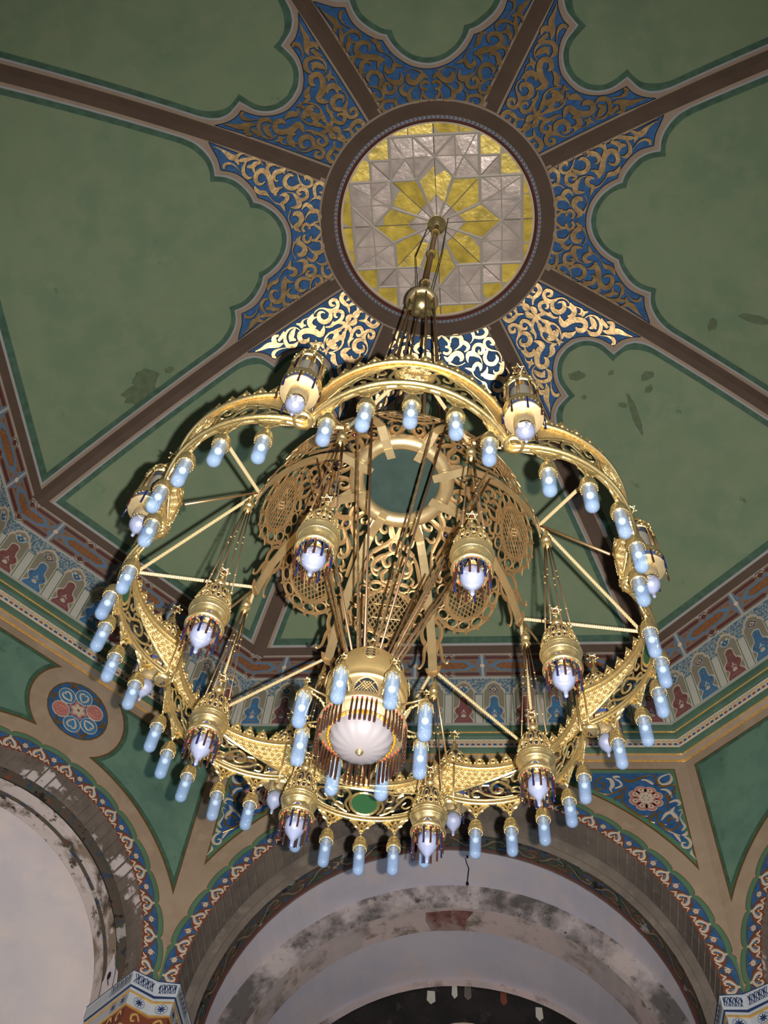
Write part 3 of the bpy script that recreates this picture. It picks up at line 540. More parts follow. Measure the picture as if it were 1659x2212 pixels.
def archF(R, ap):   # (s, rho, h) round the arch, h proud of the wall
    def F(s, q, h):
        th = s / R; r = R + q; return (r * sin(th), ap - h, ZC + r * cos(th))
    return F
def motif(R, d):
    b = MB(); F = archF(R, 0); G = archF(R, 0)
    F = lambda s, q, h: (lambda p: (p[0], p[1], p[2] - ZC))(G(s, q, h))
    N = 8; out = lambda s, o: .150 + .05 * (1 - abs(2 * s / d - (1 if s > 0 else -1)) ** 2.) ** .5 * 1. + o if abs(s) > 1e-9 else .150 + o
    ss = [d * (-.5 + i / (2. * N)) for i in range(2 * N + 1)]
    b.fill([(x, 0) for x in ss] + [(x, out(x, .075)) for x in ss[::-1]], F, .002, m_vgreen, 0)
    b.fill([(x, 0) for x in ss] + [(x, out(x, 0)) for x in ss[::-1]], F, .004, m_blue, 0)
    b.stroke([(x, out(x, 0), .008) for x in ss], F, .005, m_aline, .003, 1, flat=True)
    b.stroke([(x, out(x, .072), .009) for x in ss], F, .003, m_aline, .006, 1)
    # red lens with cream scrolls
    b.fill([(d * x, y) for x, y in ((-.46, .0), (-.34, -.02), (-.23, .0), (-.12, -.025), (0, .0), (.12, -.025), (.23, .0), (.34, -.02), (.46, .0), (.39, .06), (.27, .115), (.1, .145), (-.1, .145), (-.27, .115), (-.39, .06))], F, .007, m_redbrown, 0)
    b.stroke([(d * x, y, .007) for x, y in ((-.48, .0), (-.40, .062), (-.28, .12), (-.1, .15), (.1, .15), (.28, .12), (.40, .062), (.48, .0))], F, .008, m_aline, .003, 2, flat=True)
    for s_ in (1, -1):
        T = lambda L_: [(s_ * x * d, y, w_) for x, y, w_ in L_]
        b.stroke(T([(0, .155, .026), (.07, .125, .03), (.15, .095, .036), (.185, .055, .036), (.13, .022, .03), (.06, .03, .02), (.06, .055, .010)]), F, .009, m_cream, .004, 3)
        b.stroke(T([(.2, .01, .014), (.27, .03, .024), (.32, .06, .018), (.36, .03, .016), (.42, .01, .008)]), F, .009, m_cream, .004, 3)
        b.fill([(s_ * x * d, y) for x, y in ((.03, .105), (.11, .085), (.13, .06), (.09, .06), (.04, .075))], F, .010, m_vblue, 0)
        b.stroke(T([(.36, .07, .006), (.42, .12, .008), (.5, .165, .006)]), F, .006, m_aline, .003, 3)
    b.sphere(F(0, .065, .01), .014, m_goldline, 6, 4)
    b.stroke([(x * d, y, w_) for x, y, w_ in ((0, .12, .03), (0, .155, .04), (0, .18, .010))], F, .010, m_cream, .004, 2)
    fl = [(d * .5 + .033 * (1 + .22 * cos(6 * a)) * cos(a), .105 + .033 * (1 + .22 * cos(6 * a)) * sin(a)) for a in [i * pi / 9 for i in range(18)]]
    b.fill([(d * .5 + (x - d * .5) * 1.25, .105 + (y - .105) * 1.25) for x, y in fl], F, .0065, m_redbrown, 0); b.fill(fl, F, .009, m_cream, 0)
    b.sphere(F(d * .5, .105, .009), .006, m_redbrown, 5, 3)
    return b.mesh('arch_motif')
def ring_face(b, R0, R1, y0, y1, m, n=40, z0=0.):   # surface between arch R0 at y0 and arch R1 at y1, with straight jambs below
    P0 = [(-R0, z0)] + arcpts(R0, n) + [(R0, z0)]; P1 = [(-R1, z0)] + arcpts(R1, n) + [(R1, z0)]; k = len(P0)
    b.add([(x, y0, z) for x, z in P0] + [(x, y1, z) for x, z in P1], [(i, i + 1, k + i + 1, k + i) for i in range(k - 1)], m)
NM = {0: 25, 1: 16}
RA = {0: 3.07, 1: 1.945}
mot = {k: motif(RA[k], pi * RA[k] / NM[k]) for k in (0, 1)}
def wall(k):
    az, phi = SECT[k]; t = k % 2; ap = RW * cos(phi); W = RW * sin(phi); R = RA[t]
    top = empty('wall_' + SIDE[k], kind='structure', rz=-az)
    F = lambda x, z, h: (x, ap - h, z)
    b = MB(); b.fill([(-W, 0), (-W, ZW), (W, ZW), (W, 0), (R, 0)] + arcpts(R)[::-1] + [(-R, 0)], F, 0, m_beige, 0); b.obj('wall_surface', top)
    s = MB(); F2 = F
    if t == 0:
        for sg in (1, -1):
            hyp = [(sg * 3.58 * cos(a), ZC + 3.58 * sin(a)) for a in [radians(34 + 3.2 * i) for i in range(9)]]
            def tri(e):
                r = 3.58 + e; xs = 3.11 - e * .8; zs = 11.95 - e; a0 = math.acos(xs / r); a1 = math.asin((zs - ZC) / r)
                return [(sg * xs, zs)] + [(sg * r * cos(a0 + (a1 - a0) * i / 12), ZC + r * sin(a0 + (a1 - a0) * i / 12)) for i in range(13)]
            s.fill(tri(0), F, .004, m_aline, 0, .004); s.fill(tri(.022), F, .007, m_vgreen, 0); s.fill(tri(.085), F, .010, m_blue, 0)
            if True:
                for key, m in (('G', m_gilt), ('C', m_cream)):
                    for q in TRI[key]:
                        st = trip(q); st = st if sg > 0 else mir(st); s.stroke(st, F, .010, m, .012, 3)
                fx, fz = sg * 2.64, 11.40
                for j in range(8):
                    a = j * pi / 4 + .3; px, pz = fx + .15 * cos(a), fz + .15 * sin(a); E = lambda r_, o=0: [(px + o + r_ * cos(q * pi / 6), pz + r_ * .9 * sin(q * pi / 6)) for q in range(12)]
                    s.fill(E(.085), F, .014, m_cream, 0); s.fill(E(.075), F, .017, PINK, 0); s.fill(E(.038), F, .020, m_cream, 0); s.fill(E(.014), F, .023, m_gilt, 0)
                s.fill([(fx + (.1 + .015 * cos(9 * q)) * cos(q), fz + (.1 + .015 * cos(9 * q)) * sin(q)) for q in [i * pi / 18 for i in range(36)]], F, .024, m_cream, 0)
                for j in range(6): s.fill([(fx + .045 * cos(j * pi / 3) + .01 * cos(q), fz + .045 * sin(j * pi / 3) + .01 * sin(q)) for q in [i * pi / 3 for i in range(6)]], F, .027, m_redbrown, 0)
    else:
        def spandrel(e):
            # one half of the green field: corner strip, top, keyhole round the medallion, arch
            r = 2.42 + e; x1 = 2.08 - e * .8; zt = 11.95 - e; mr = .69 + e; mz = 11.43
            a0 = math.acos(min(1, x1 / r)); dd = mz - ZC; ca = (r * r + dd * dd - mr * mr) / (2 * r * dd); a1 = pi / 2 - math.acos(ca)
            P = [(x1, zt)] + [(r * cos(a0 + (a1 - a0) * i / 14), ZC + r * sin(a0 + (a1 - a0) * i / 14)) for i in range(15)]
            q = P[-1]; b0 = atan2(q[1] - mz, q[0]); b1 = math.asin(min(1, (zt - mz) / mr))
            P += [(mr * cos(b0 + (b1 - b0) * i / 12), mz + mr * sin(b0 + (b1 - b0) * i / 12)) for i in range(1, 13)]
            return P
        for sg in (1, -1):
            for e, h, m in ((0, .004, m_aline), (.022, .007, m_dkgreen), (.075, .010, m_spgreen)): s.fill([(sg * x, y) for x, y in spandrel(e)], F, h, m, .4)
    if t == 1:
        mz = 11.43
        cc = lambda x, z, r, n=24: [(x + r * cos(2 * pi * i / n), z + r * sin(2 * pi * i / n)) for i in range(n)]
        s.stroke([p + (.02,) for p in cc(0, mz, .44)], F, .004, m_aline, .006, 1, closed=True); s.fill(cc(0, mz, .43), F, .006, m_blue, 0)
        for j in range(6):
            a = radians(60 * j + 30); x, z = .25 * cos(a), mz + .25 * sin(a)
            s.fill(cc(x, z, .125, 16), F, .009, m_vblue if j % 3 else PINK, 0); s.stroke([p + (.014,) for p in cc(x, z, .122, 16)], F, .009, m_cream, .004, 1, closed=True)
            for sg in (1, -1):
                for L_ in ([(0, -.09, .02), (.05, -.03, .03), (.06, .03, .03), (.02, .06, .02), (.0, .03, .01)],):
                    s.stroke([(x + sg * u * cos(a - pi / 2) - v * cos(a) * -1, z + sg * u * sin(a - pi / 2) + v * sin(a), w_) for u, v, w_ in L_], F, .012, m_cream if j % 3 else PINK, .004, 3)
            a2 = a + radians(30); s.stroke([(.34 * cos(a2 - .2), mz + .34 * sin(a2 - .2), .02), (.40 * cos(a2), mz + .40 * sin(a2), .05), (.34 * cos(a2 + .2), mz + .34 * sin(a2 + .2), .02)], F, .01, m_gilt, .008, 3)
        fl = lambda r: [((r + .2 * r * cos(6 * q)) * cos(q), mz + (r + .2 * r * cos(6 * q)) * sin(q)) for q in [i * pi / 18 for i in range(36)]]
        s.fill(fl(.12), F, .011, PINK, 0); s.fill(fl(.085), F, .014, m_cream, 0); s.fill(cc(0, mz, .02, 8), F, .017, m_redbrown, 0)
    s.obj('painted_spandrels', top)
    # the repeated motifs round the arch
    n = NM[t]
    for i in range(n):
        o = bpy.data.objects.new('arch_motif', mot[t]); C.objects.link(o); o.parent = top; o.location = (0, ap, ZC); o.rotation_euler[1] = -pi / 2 + pi * (i + .5) / n
    # soffits, mouldings and vaults behind
    a = MB(); q = MB(); v = MB()
    if t == 0:
        ring_face(a, R, R + .04, ap, ap + .55, m_soffit, 50); a.obj('fluted_soffit', top)
        for (R0, R1, y0, y1, m) in ((R + .04, 3.20, .55, .62, m_soffit), (3.20, 3.04, .62, .66, m_soffit), (3.04, 3.05, .66, .70, m_aline2), (3.05, 2.97, .70, .72, m_soffit)): ring_face(q, R0, R1, ap + y0, ap + y1, m)
        q.obj('arch_moulding', top)
        ring_face(v, 2.97, 2.96, ap + .72, ap + .98, m_worn); ring_face(v, 2.96, 2.94, ap + .98, ap + 1.0, m_maroon); ring_face(v, 2.94, 2.94, ap + 1.0, ap + 1.03, m_soffit); ring_face(v, 2.94, 3.3, ap + 1.03, ap + 1.05, m_soffit); v.obj('painted_soffit', top)
        v = MB(); ring_face(v, 3.3, 3.3, ap + 1.05, 8.6, m_plaster2); v.obj('white_vault', top)
        v = MB(); ring_face(v, 3.3, 2.98, 8.6, 8.6, m_mould); ring_face(v, 2.98, 2.95, 8.6, 8.66, m_mould); ring_face(v, 2.95, 2.93, 8.66, 9.15, m_pink); ring_face(v, 2.93, 3.25, 9.15, 9.17, m_pink); v.obj('stained_arch', top)
        v = MB(); ring_face(v, 3.25, 3.25, 9.17, 10.8, m_plaster2); v.obj('white_vault', top)
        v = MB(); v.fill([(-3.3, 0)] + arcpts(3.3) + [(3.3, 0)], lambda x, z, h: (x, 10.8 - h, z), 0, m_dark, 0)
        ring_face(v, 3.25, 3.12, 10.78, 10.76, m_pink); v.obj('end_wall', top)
        if k == 0:
            for x, z, wd_, m in ((-.42, 11.42, .12, m_white), (.16, 11.50, .1, m_soffit), (.72, 11.42, .09, m_redbrown), (1.26, 11.18, .1, m_white), (-.05, 11.52, .08, m_white)):
                bb = MB(); bb.fill([(x - wd_ / 2, z + .1), (x + wd_ / 2, z + .09), (x + wd_ / 2 * 1.2, z - .08), (x, z - .13), (x - wd_ / 2 * 1.1, z - .06)], lambda x, z, h: (x, 10.8 - h, z), .01, m, 0, .01); bb.obj('plaster_patch', top)
            bb = MB(); ring = [(x * .85, 10.12 + .87 * z) for x, z in [(-cos(pi * i / 20), sin(pi * i / 20)) for i in range(21)]]
            bb.fill(ring, lambda x, z, h: (x + .1, 10.8 - h, z), .02, m_cream, 0, .02); bb.obj('window_head', top)
            bb = MB(); bb.fill([(-.42, 1.12), (-.1, 1.16), (.20, 1.1), (.24, .5), (.38, .0), (.2, -.02), (-.2, .02), (-.50, .06), (-.52, .5)], lambda x, z, h: ((x * .8) , 8.66 + .03 + z * .40, ZC + sqrt(max(2.93 ** 2 - (x * .8) ** 2, 0)) - h), .006, m_brickred, .2); bb.obj('bare_brick_patch', top)
    else:
        ring_face(a, R, R + .03, ap, ap + .42, m_soffit2, 50); a.obj('fluted_soffit', top)
        for (R0, R1, y0, y1, m) in ((R + .03, 2.04, .42, .50, m_soffit), (2.04, 1.92, .50, .54, m_worn), (1.92, 1.95, .54, .60, m_dark)): ring_face(q, R0, R1, ap + y0, ap + y1, m)
        q.obj('arch_moulding', top)
        ring_face(v, 1.95, 1.96, ap + .60, ap + .82, m_peel); ring_face(v, 1.96, 1.92, ap + .82, ap + .84, m_worn); ring_face(v, 1.92, 1.94, ap + .84, ap + 1.08, m_worn if k != 7 else m_peel); v.obj('peeling_soffit', top)
        v = MB(); ring_face(v, 1.94, 2.2, ap + 1.08, ap + 1.1, m_peel); ring_face(v, 2.2, 2.2, ap + 1.1, ap + 1.3, m_plaster); v.fill([(-2.2, 0)] + arcpts(2.2) + [(2.2, 0)], lambda x, z, h: (x, ap + 1.3 - h, z), 0, m_plaster, 0); v.obj('white_vault', top)
    if k == 7:      # patch of fresh plaster with a pipe hole at the foot of the peeling soffit
        FP = lambda th, y, h: ((1.94 - h) * sin(radians(th)), ap + y, ZC + (1.94 - h) * cos(radians(th))); hb = MB()
        hb.fill([(72, .62), (76, .60), (80, .50), (86, .46), (90, .48), (90, 1.05), (87, 1.0), (84, .86), (81, .92), (79, .80), (76, .76), (74, .68)], FP, .012, m_plaster, 0, .01); hb.obj('plaster_patch', top)
        hb = MB(); hb.fill([(79.2 + 1.5 * cos(i * pi / 3), .68 + .05 * sin(i * pi / 3)) for i in range(6)], FP, .016, m_black_, 0); hb.stroke([(80.5, .70, .012), (83, .66, .012)], FP, .01, m_black_, .012, 1); hb.obj('pipe_hole', top)
    # painted scroll on the inner soffit, half worn away
    Rs, ya, yb = (2.958, ap + .74, ap + .97) if t == 0 else (1.945, ap + .86, ap + 1.05)
    FS = lambda s_, y, h: ((Rs - h) * sin(s_ / Rs), y, ZC + (Rs - h) * cos(s_ / Rs)); sw = MB(); L_ = .42; nq = int(pi * Rs / L_); ym = (ya + yb) / 2; hw = (yb - ya) / 2; rr_ = random.Random(k)
    for i in range(nq):
        s0 = (i - nq / 2) * L_; sg = 1 if i % 2 else -1
        if rr_.random() < (.25 if t == 0 else .7): continue
        sw.stroke([(s0, ym - sg * hw * .7, .012), (s0 + .1, ym - sg * hw * .2, .02), (s0 + .2, ym + sg * hw * .6, .022), (s0 + .32, ym + sg * hw * .6, .02), (s0 + .36, ym + sg * hw * .1, .016), (s0 + .28, ym, .012)], FS, .0, m_wtan, .003, 3)
        sw.stroke([(s0 + .08, ym + sg * hw * .2, .01), (s0 + .05, ym + sg * hw * .7, .03), (s0 + .14, ym + sg * hw * .8, .02)], FS, 0., m_wblue, .003, 3); sw.stroke([(s0 + .24, ym - sg * hw * .3, .02), (s0 + .32, ym - sg * hw * .6, .045), (s0 + .40, ym - sg * hw * .5, .02)], FS, 0., m_wrust if i % 3 else m_wblue, .003, 3)
        sw.stroke([(s0 + .12, ym - sg * hw * .6, .01), (s0 + .2, ym - sg * hw * .55, .04), (s0 + .26, ym - sg * hw * .8, .01)], FS, 0., m_wgreen, .003, 3)
    sw.obj('worn_scroll', top, kind='stuff')
    # flutes of the soffit: shallow radial ribs
    r_ = MB(); nn = 64 if t == 0 else 44
    for i in range(nn + 1):
        th = pi * i / nn; x, z = -cos(th), sin(th); d0 = ap + .004; d1 = ap + (.53 if t == 0 else .40)
        r_.tube([(x * (R - .0), d0, ZC + z * (R - .0)), (x * (R + .035 if t == 0 else R + .025), d1, ZC + z * (R + .035 if t == 0 else R + .025))], .014, m_soffit, 4, False)
    r_.obj('soffit_flutes', top, kind='stuff')
    return top
m_wtan = mat('worn_tan_paint', (134, 118, 98), .9, var=.3, vscale=9); m_wblue = mat('worn_blue_paint', (66, 84, 110), .9, var=.3, vscale=9); m_wrust = mat('worn_rust_paint', (122, 78, 58), .9, var=.3, vscale=9); m_wgreen = mat('worn_green_paint', (74, 88, 72), .9, var=.3, vscale=9)
m_black_ = mat('dark_hole', (14, 12, 12), .9)
PINK = mat('salmon_paint', (182, 116, 106), .7, var=.1)
m_spgreen = stained('spandrel_green_paint', [(104, 134, 114), ((88, 118, 102), 1.3, .42, .6), ((110, 150, 134), 2.6, .72, .75), ((76, 92, 80), 2.1, .6, .72)], .8, .06)
m_aline2 = mat('worn_gilt_line', (150, 136, 112), .6)
m_brickred = stained('bare_brick', [(140, 98, 90), ((110, 72, 66), 7, .45, .6), ((160, 138, 132), 3, .5, .62)], .95, .4)
walls = [wall(k) for k in range(8)]
# imposts: patterned blocks at the springing, wrapping each pier
m_navy = mat('navy_paint', (30, 52, 92), .6)
m_imp = mat('white_enamel_paint', (186, 190, 196), .5)
def impost():
    b = MB(); zt = 8.52; z0 = 7.2; pr_ = .07
    # plan of the pier front in corner frame: x along, built from the two wall faces and their returns
    a1, a2 = HL, HD
    P = []
    nL = Vector((sin(-a1), cos(-a1))); tL = Vector((cos(-a1), -sin(-a1)))      # long wall lies on one side (negative rotation)
    nR = Vector((sin(a2), cos(a2))); tR = Vector((cos(a2), -sin(a2)))
    cA = RW * cos(a1); cB = RW * cos(a2)
    ptL = lambda t, d: nL * (cA - d) + tL * t; ptR = lambda t, d: nR * (cB - d) + tR * t
    WL, WD = RW * sin(a1), RW * sin(a2); xl, xd = RA[0] - pr_, RA[1] - pr_
    corner = Vector((0, (RW) - pr_ / cos((a1 + a2) / 2) / 1.0))
    plan = [ptL(xl, -.9), ptL(xl, pr_), corner, ptR(-xd, pr_), ptR(-xd, -.9)]
    def band(za, zb, m, o=0.):
        pl = []
        for i, p in enumerate(plan):
            d = Vector((0, 0))
            for j in (i - 1, i):
                if 0 <= j < 4:
                    e = (plan[j + 1] - plan[j]).normalized(); d += Vector((e.y, -e.x)) * (-1 if (Vector((e.y, -e.x)).dot(Vector((0, -1))) < 0) else 1) * (1 if j in (1, 2) else 0) + (Vector((1, 0)) * (-1 if False else 0))
            if i in (0, 1): d += Vector((-1, 0)) * 1
            if i in (3, 4): d += Vector((1, 0)) * 1
            pl.append(p + d * o)
        vs = [(p.x, p.y, za) for p in pl] + [(p.x, p.y, zb) for p in pl]; b.add(vs, [(i, i + 1, 6 + i, 5 + i) for i in range(4)], m)
        b.add([(p.x, p.y, zb) for p in pl], [(0, 1, 2, 3, 4)], m); b.add([(p.x, p.y, za) for p in pl], [(0, 1, 2, 3, 4)], m)
    for za, zb, m, o in ((zt - .012, zt, m_navy, .03), (zt - .03, zt - .012, m_imp, .03), (zt - .15, zt - .03, m_imp, .022), (zt - .165, zt - .15, m_imp, .016), (zt - .185, zt - .165, m_navy, .01), (zt - .22, zt - .185, m_imp, 0), (zt - .24, zt - .22, m_goldline, .006), (zt - .38, zt - .24, m_imp, -.01), (zt - .40, zt - .38, m_goldline, .0), (zt - .60, zt - .40, m_redbrown, -.02), (zt - .62, zt - .6, m_goldline, -.01), (0, zt - .62, m_beige, -.03)):
        band(za, zb, m, o)
    # interlace and floral scroll on the front faces
    for i in range(4):
        p0, p1 = plan[i], plan[i + 1]; e = (p1 - p0); Ln = e.length; e.normalize(); nrm = Vector((e.y, -e.x))
        out = Vector((0, -1)) if i in (1, 2) else Vector((1, 0)) * (-1 if i == 0 else 1)
        if nrm.dot(out) < 0: nrm = -nrm
        def F(t, s, h, p0=p0, e=e, nrm=nrm, o=.032):
            q = p0 + e * t + nrm * (o + h + (.0)); return (q.x, q.y, s)
        n = max(1, int(round(Ln / .062))); d = Ln / n
        if i in (0, 3): n = 5; off = Ln - n * .085 if i == 0 else 0; d = .085
        else: off = 0
        for j in range(n):
            x = off + j * d; zc = zt - .09
            for st in ([(.06, .045), (.06, -.05), (.42, -.05), (.42, -.01), (.06, .045), (.5, .05)], [(.5, .05), (.94, .05), (.55, 0), (.94, -.05), (.6, -.05)], [(.06, -.01), (.5, .05)]):
                b.stroke([(x + u * d, zc + w_, .011) for u, w_ in st], F, 0., m_navy, .003, 1, flat=True)
        G = lambda t, s, h, F=F: F(t, s, h - .034)
        m_ = max(1, int(Ln / .2)); dd = Ln / m_
        if i in (0, 3): m_ = 2; dd = .2; off = Ln - .4 if i == 0 else 0
        for j in range(m_):
            x = off + (j + .5) * dd; zc = zt - .31
            b.stroke(circ(x, zc, .07, .055, .005, 14), G, 0, m_navy, .002, 1, closed=True, flat=True)
            for a in range(8): b.stroke([(x, zc, .006), (x + .03 * cos(a * pi / 4), zc + .028 * sin(a * pi / 4), .017), (x + .055 * cos(a * pi / 4), zc + .045 * sin(a * pi / 4), .004)], G, 0, m_navy, .003, 1)
            G2 = lambda t, s, h, F=F: F(t, s, h - .045)
            b.stroke([(x - .06, zt - .5, .02), (x - .02, zt - .44, .026), (x + .04, zt - .47, .03), (x + .03, zt - .53, .024), (x - .01, zt - .51, .012)], G2, 0, m_goldline, .008, 3)
    return b.mesh('patterned_impost')
im = impost(); piers = empty('trim_4', kind='structure')
for k in (0, 2, 4, 6):
    az = SECT[k][0] + HL
    o = bpy.data.objects.new('patterned_impost', im); C.objects.link(o); o.parent = piers; o.rotation_euler[2] = -az
    o = bpy.data.objects.new('patterned_impost', im); C.objects.link(o); o.parent = piers; o.rotation_euler[2] = -(SECT[k][0] - HL); o.scale = (-1, 1, 1)
b = MB(); b.add([(-14, -14, 0), (14, -14, 0), (14, 14, 0), (-14, 14, 0)], [(0, 1, 2, 3)], m_floor); b.obj('floor', kind='structure')
# ================================================================ the great brass chandelier
CX, CY = -.088, -.017; A0 = 13.2                          # its axis, and the azimuth of its first corner
m_brass = mat('polished_brass', (246, 221, 158), .30, .94, var=.08, vscale=30, bump=.10, bscale=60)
m_cast = mat('cast_brass', (236, 206, 142), .38, .88, var=.16, vscale=22, bump=.5, bscale=110)
m_flat = mat('sheet_brass', (208, 186, 142), .42, .8, var=.12, vscale=8, bump=.06, bscale=30)
m_crown = mat('aged_brass', (172, 140, 96), .5, .75, var=.16, vscale=9, bump=.1, bscale=40)
m_rod = mat('brass_rod', (206, 174, 128), .4, .9, var=.1)
m_chain = mat('dull_brass_chain', (150, 120, 94), .5, .85)
m_opal = mat('opal_blue_glass', (166, 190, 224), .10, var=.10, vscale=9, alpha=.27, tint=(.72, .84, .97), spec=.6, coat=.5)
m_opalw = mat('opal_white_glass', (160, 168, 196), .12, var=.08, vscale=8, alpha=.46, tint=(.86, .88, .96), spec=.6, coat=.5)
m_cyl = mat('milk_glass', (120, 116, 106), .25, spec=.5)
m_bulb = mat('white_lamp_bulb', (212, 202, 192), .3)
m_frost = mat('frosted_glass', (128, 122, 124), .34, spec=.5)
m_bluegl = mat('blue_lantern_glass', (62, 80, 130), .2, alpha=.8, spec=.6)
m_brownrod = mat('brown_glass_rod', (52, 26, 20), .12, spec=.8, coat=1.)
m_bluerod = mat('cobalt_glass_rod', (20, 26, 66), .12, spec=.8, coat=1.)
m_redbead = mat('red_glass_bead', (206, 54, 30), .2, spec=.6)
m_amber = mat('amber_glass_drop', (176, 120, 14), .2, spec=.6)
m_felt = mat('green_felt', (34, 78, 42), .95)
m_gem = mat('dark_blue_glass_jewel', (18, 26, 44), .1, spec=.9, coat=1.)
m_gemr = mat('dark_red_glass_jewel', (80, 24, 18), .1, spec=.9, coat=1.)
m_teal = mat('dark_green_plate', (44, 60, 54), .9, var=.15, vscale=9)
m_rope = mat('pale_twisted_brass', (226, 202, 154), .45, .6)
m_satin = mat('satin_brass', (238, 206, 142), .44, .85, var=.06, vscale=12)
m_black = mat('black_cable', (16, 16, 18), .6)

CH = empty('chandelier', 'large round openwork brass chandelier with a pierced crown, hanging below the stained glass skylight', 'chandelier', loc=(CX, CY, 0))
def pol(az, r, z): a = radians(az); return Vector((r * sin(a), r * cos(a), z))
# ---- suspension: ceiling rose, rod, ball, rods down to the crown
b = MB(); b.lathe([(.001, 16.36), (.02, 16.36), (.03, 16.38), (.045, 16.40), (.06, 16.40), (.075, 16.43), (.095, 16.43), (.11, 16.47), (.135, 16.47), (.14, 16.52), (.10, 16.58)], m_brass, 28, (-CX, -CY, 0)); b.obj('ceiling_rose', CH)
b = MB(); top = Vector((-CX, -CY, 16.38)); bot = Vector((0, 0, 13.05)); b.tube([top, bot], .032, m_chain, 10)
for f in (.10, .42, .80):
    p = top.lerp(bot, f); b.lathe([(.032, -.07), (.055, -.04), (.062, 0), (.055, .04), (.032, .07)], m_brass, 12, p)
b.obj('hanging_rod', CH)
b = MB(); b.sphere((0, 0, 12.93), .148, m_brass, 28, 18); b.lathe([(.02, 13.07), (.175, 13.06), (.192, 13.03), (.186, 13.0), (.14, 12.99)], m_flat, 32); b.obj('ball', CH)
for k in range(8):
    az = A0 + 45 * k; b = MB(); b.tube([pol(az + 10, .15, 13.0), pol(az, .36, 8.78)], .013, m_chain, 5); b.obj('suspension_rod', CH)
b = MB(); b.tube([(-.05, .05, 16.5), (-.16, .03, 15.0), (-.06, .1, 13.4), (-.13, .07, 13.0)], .008, m_black, 4); b.tube([(.26, -.1, 16.4), (.2, -.02, 14.9), (.1, .0, 13.1), (.25, .1, 11.5), (.1, .1, 9)], .007, m_black, 4); b.obj('power_cable', CH)
# ---- crown: torus ring, eight flat ribs, eight pierced panels
PR = [(.34, 8.70), (.42, 8.70), (.55, 8.62), (.75, 8.37), (.90, 8.07), (1.0, 7.80), (1.056, 7.53)]
PRS = cr([(r, z, 0) for r, z in PR], 8); AL = [0]
for i in range(1, len(PRS)): AL.append(AL[-1] + hypot(PRS[i][0] - PRS[i - 1][0], PRS[i][1] - PRS[i - 1][1]))
def prof(s):
    s = max(0, min(AL[-1] - 1e-6, s)); i = 0
    while AL[i + 1] < s: i += 1
    q = (s - AL[i]) / (AL[i + 1] - AL[i]); a, c = PRS[i], PRS[i + 1]; L = AL[i + 1] - AL[i]
    return (a[0] + (c[0] - a[0]) * q, a[1] + (c[1] - a[1]) * q, (c[0] - a[0]) / L, (c[1] - a[1]) / L)
def crownF(az):
    def F(u, s, h):   # u sideways, s down the profile, h inwards/down
        r, z, dr, dz = prof(s); a = radians(az) + u / r; rr = r + dz * h; zz = z - dr * h
        return (rr * sin(a), rr * cos(a), zz)
    return F
b = MB(); prt = [(.36 + .062 * cos(2 * pi * i / 14), 8.665 + .062 * sin(2 * pi * i / 14)) for i in range(15)]; b.lathe(prt, m_flat, 48); b.obj('crown_ring', CH)
b = MB(); b.lathe([(.001, 8.715), (.34, 8.715), (.34, 8.722), (.001, 8.722)], m_teal, 40, smooth=False); b.obj('crown_plate', CH)
rb = MB(); F = crownF(0)
rb.stroke([(0, s, .07) for s in [AL[-1] * i / 16 for i in range(17)]], F, .010, m_flat, .012, 1, free=True, flat=True)
rb.stroke([(0, .262, .068), (0, .30, .07), (0, .36, .07), (0, .43, .07), (0, .50, .07), (0, .56, .07)], lambda u, r, h: (u, r, (8.588 if r < .40 else 8.588 + (r - .40) * .12) - h), .010, m_flat, 0, 1, free=True, flat=True); rb.box((0, .345, 8.574), (.075, .014, .012), m_flat)
for sg in (1, -1): rb.stroke([(sg * .0, 1.12, .02), (sg * .06, 1.20, .028), (sg * .075, 1.34, .022), (sg * .11, 1.40, .018), (sg * .125, 1.37, .010)], F, .01, m_crown, .004, 4, free=True)
rb.stroke([(0, AL[-1] - .05, .13), (0, AL[-1] + .0, .10), (0, AL[-1] + .05, .03)], lambda u, s, h: F(u, min(s, AL[-1]), h) if s <= AL[-1] else tuple(Vector(F(u, AL[-1], h)) + Vector((0, 0, AL[-1] - s))), .012, m_crown, 0, 3, free=True)
ribm = rb.mesh('rib')
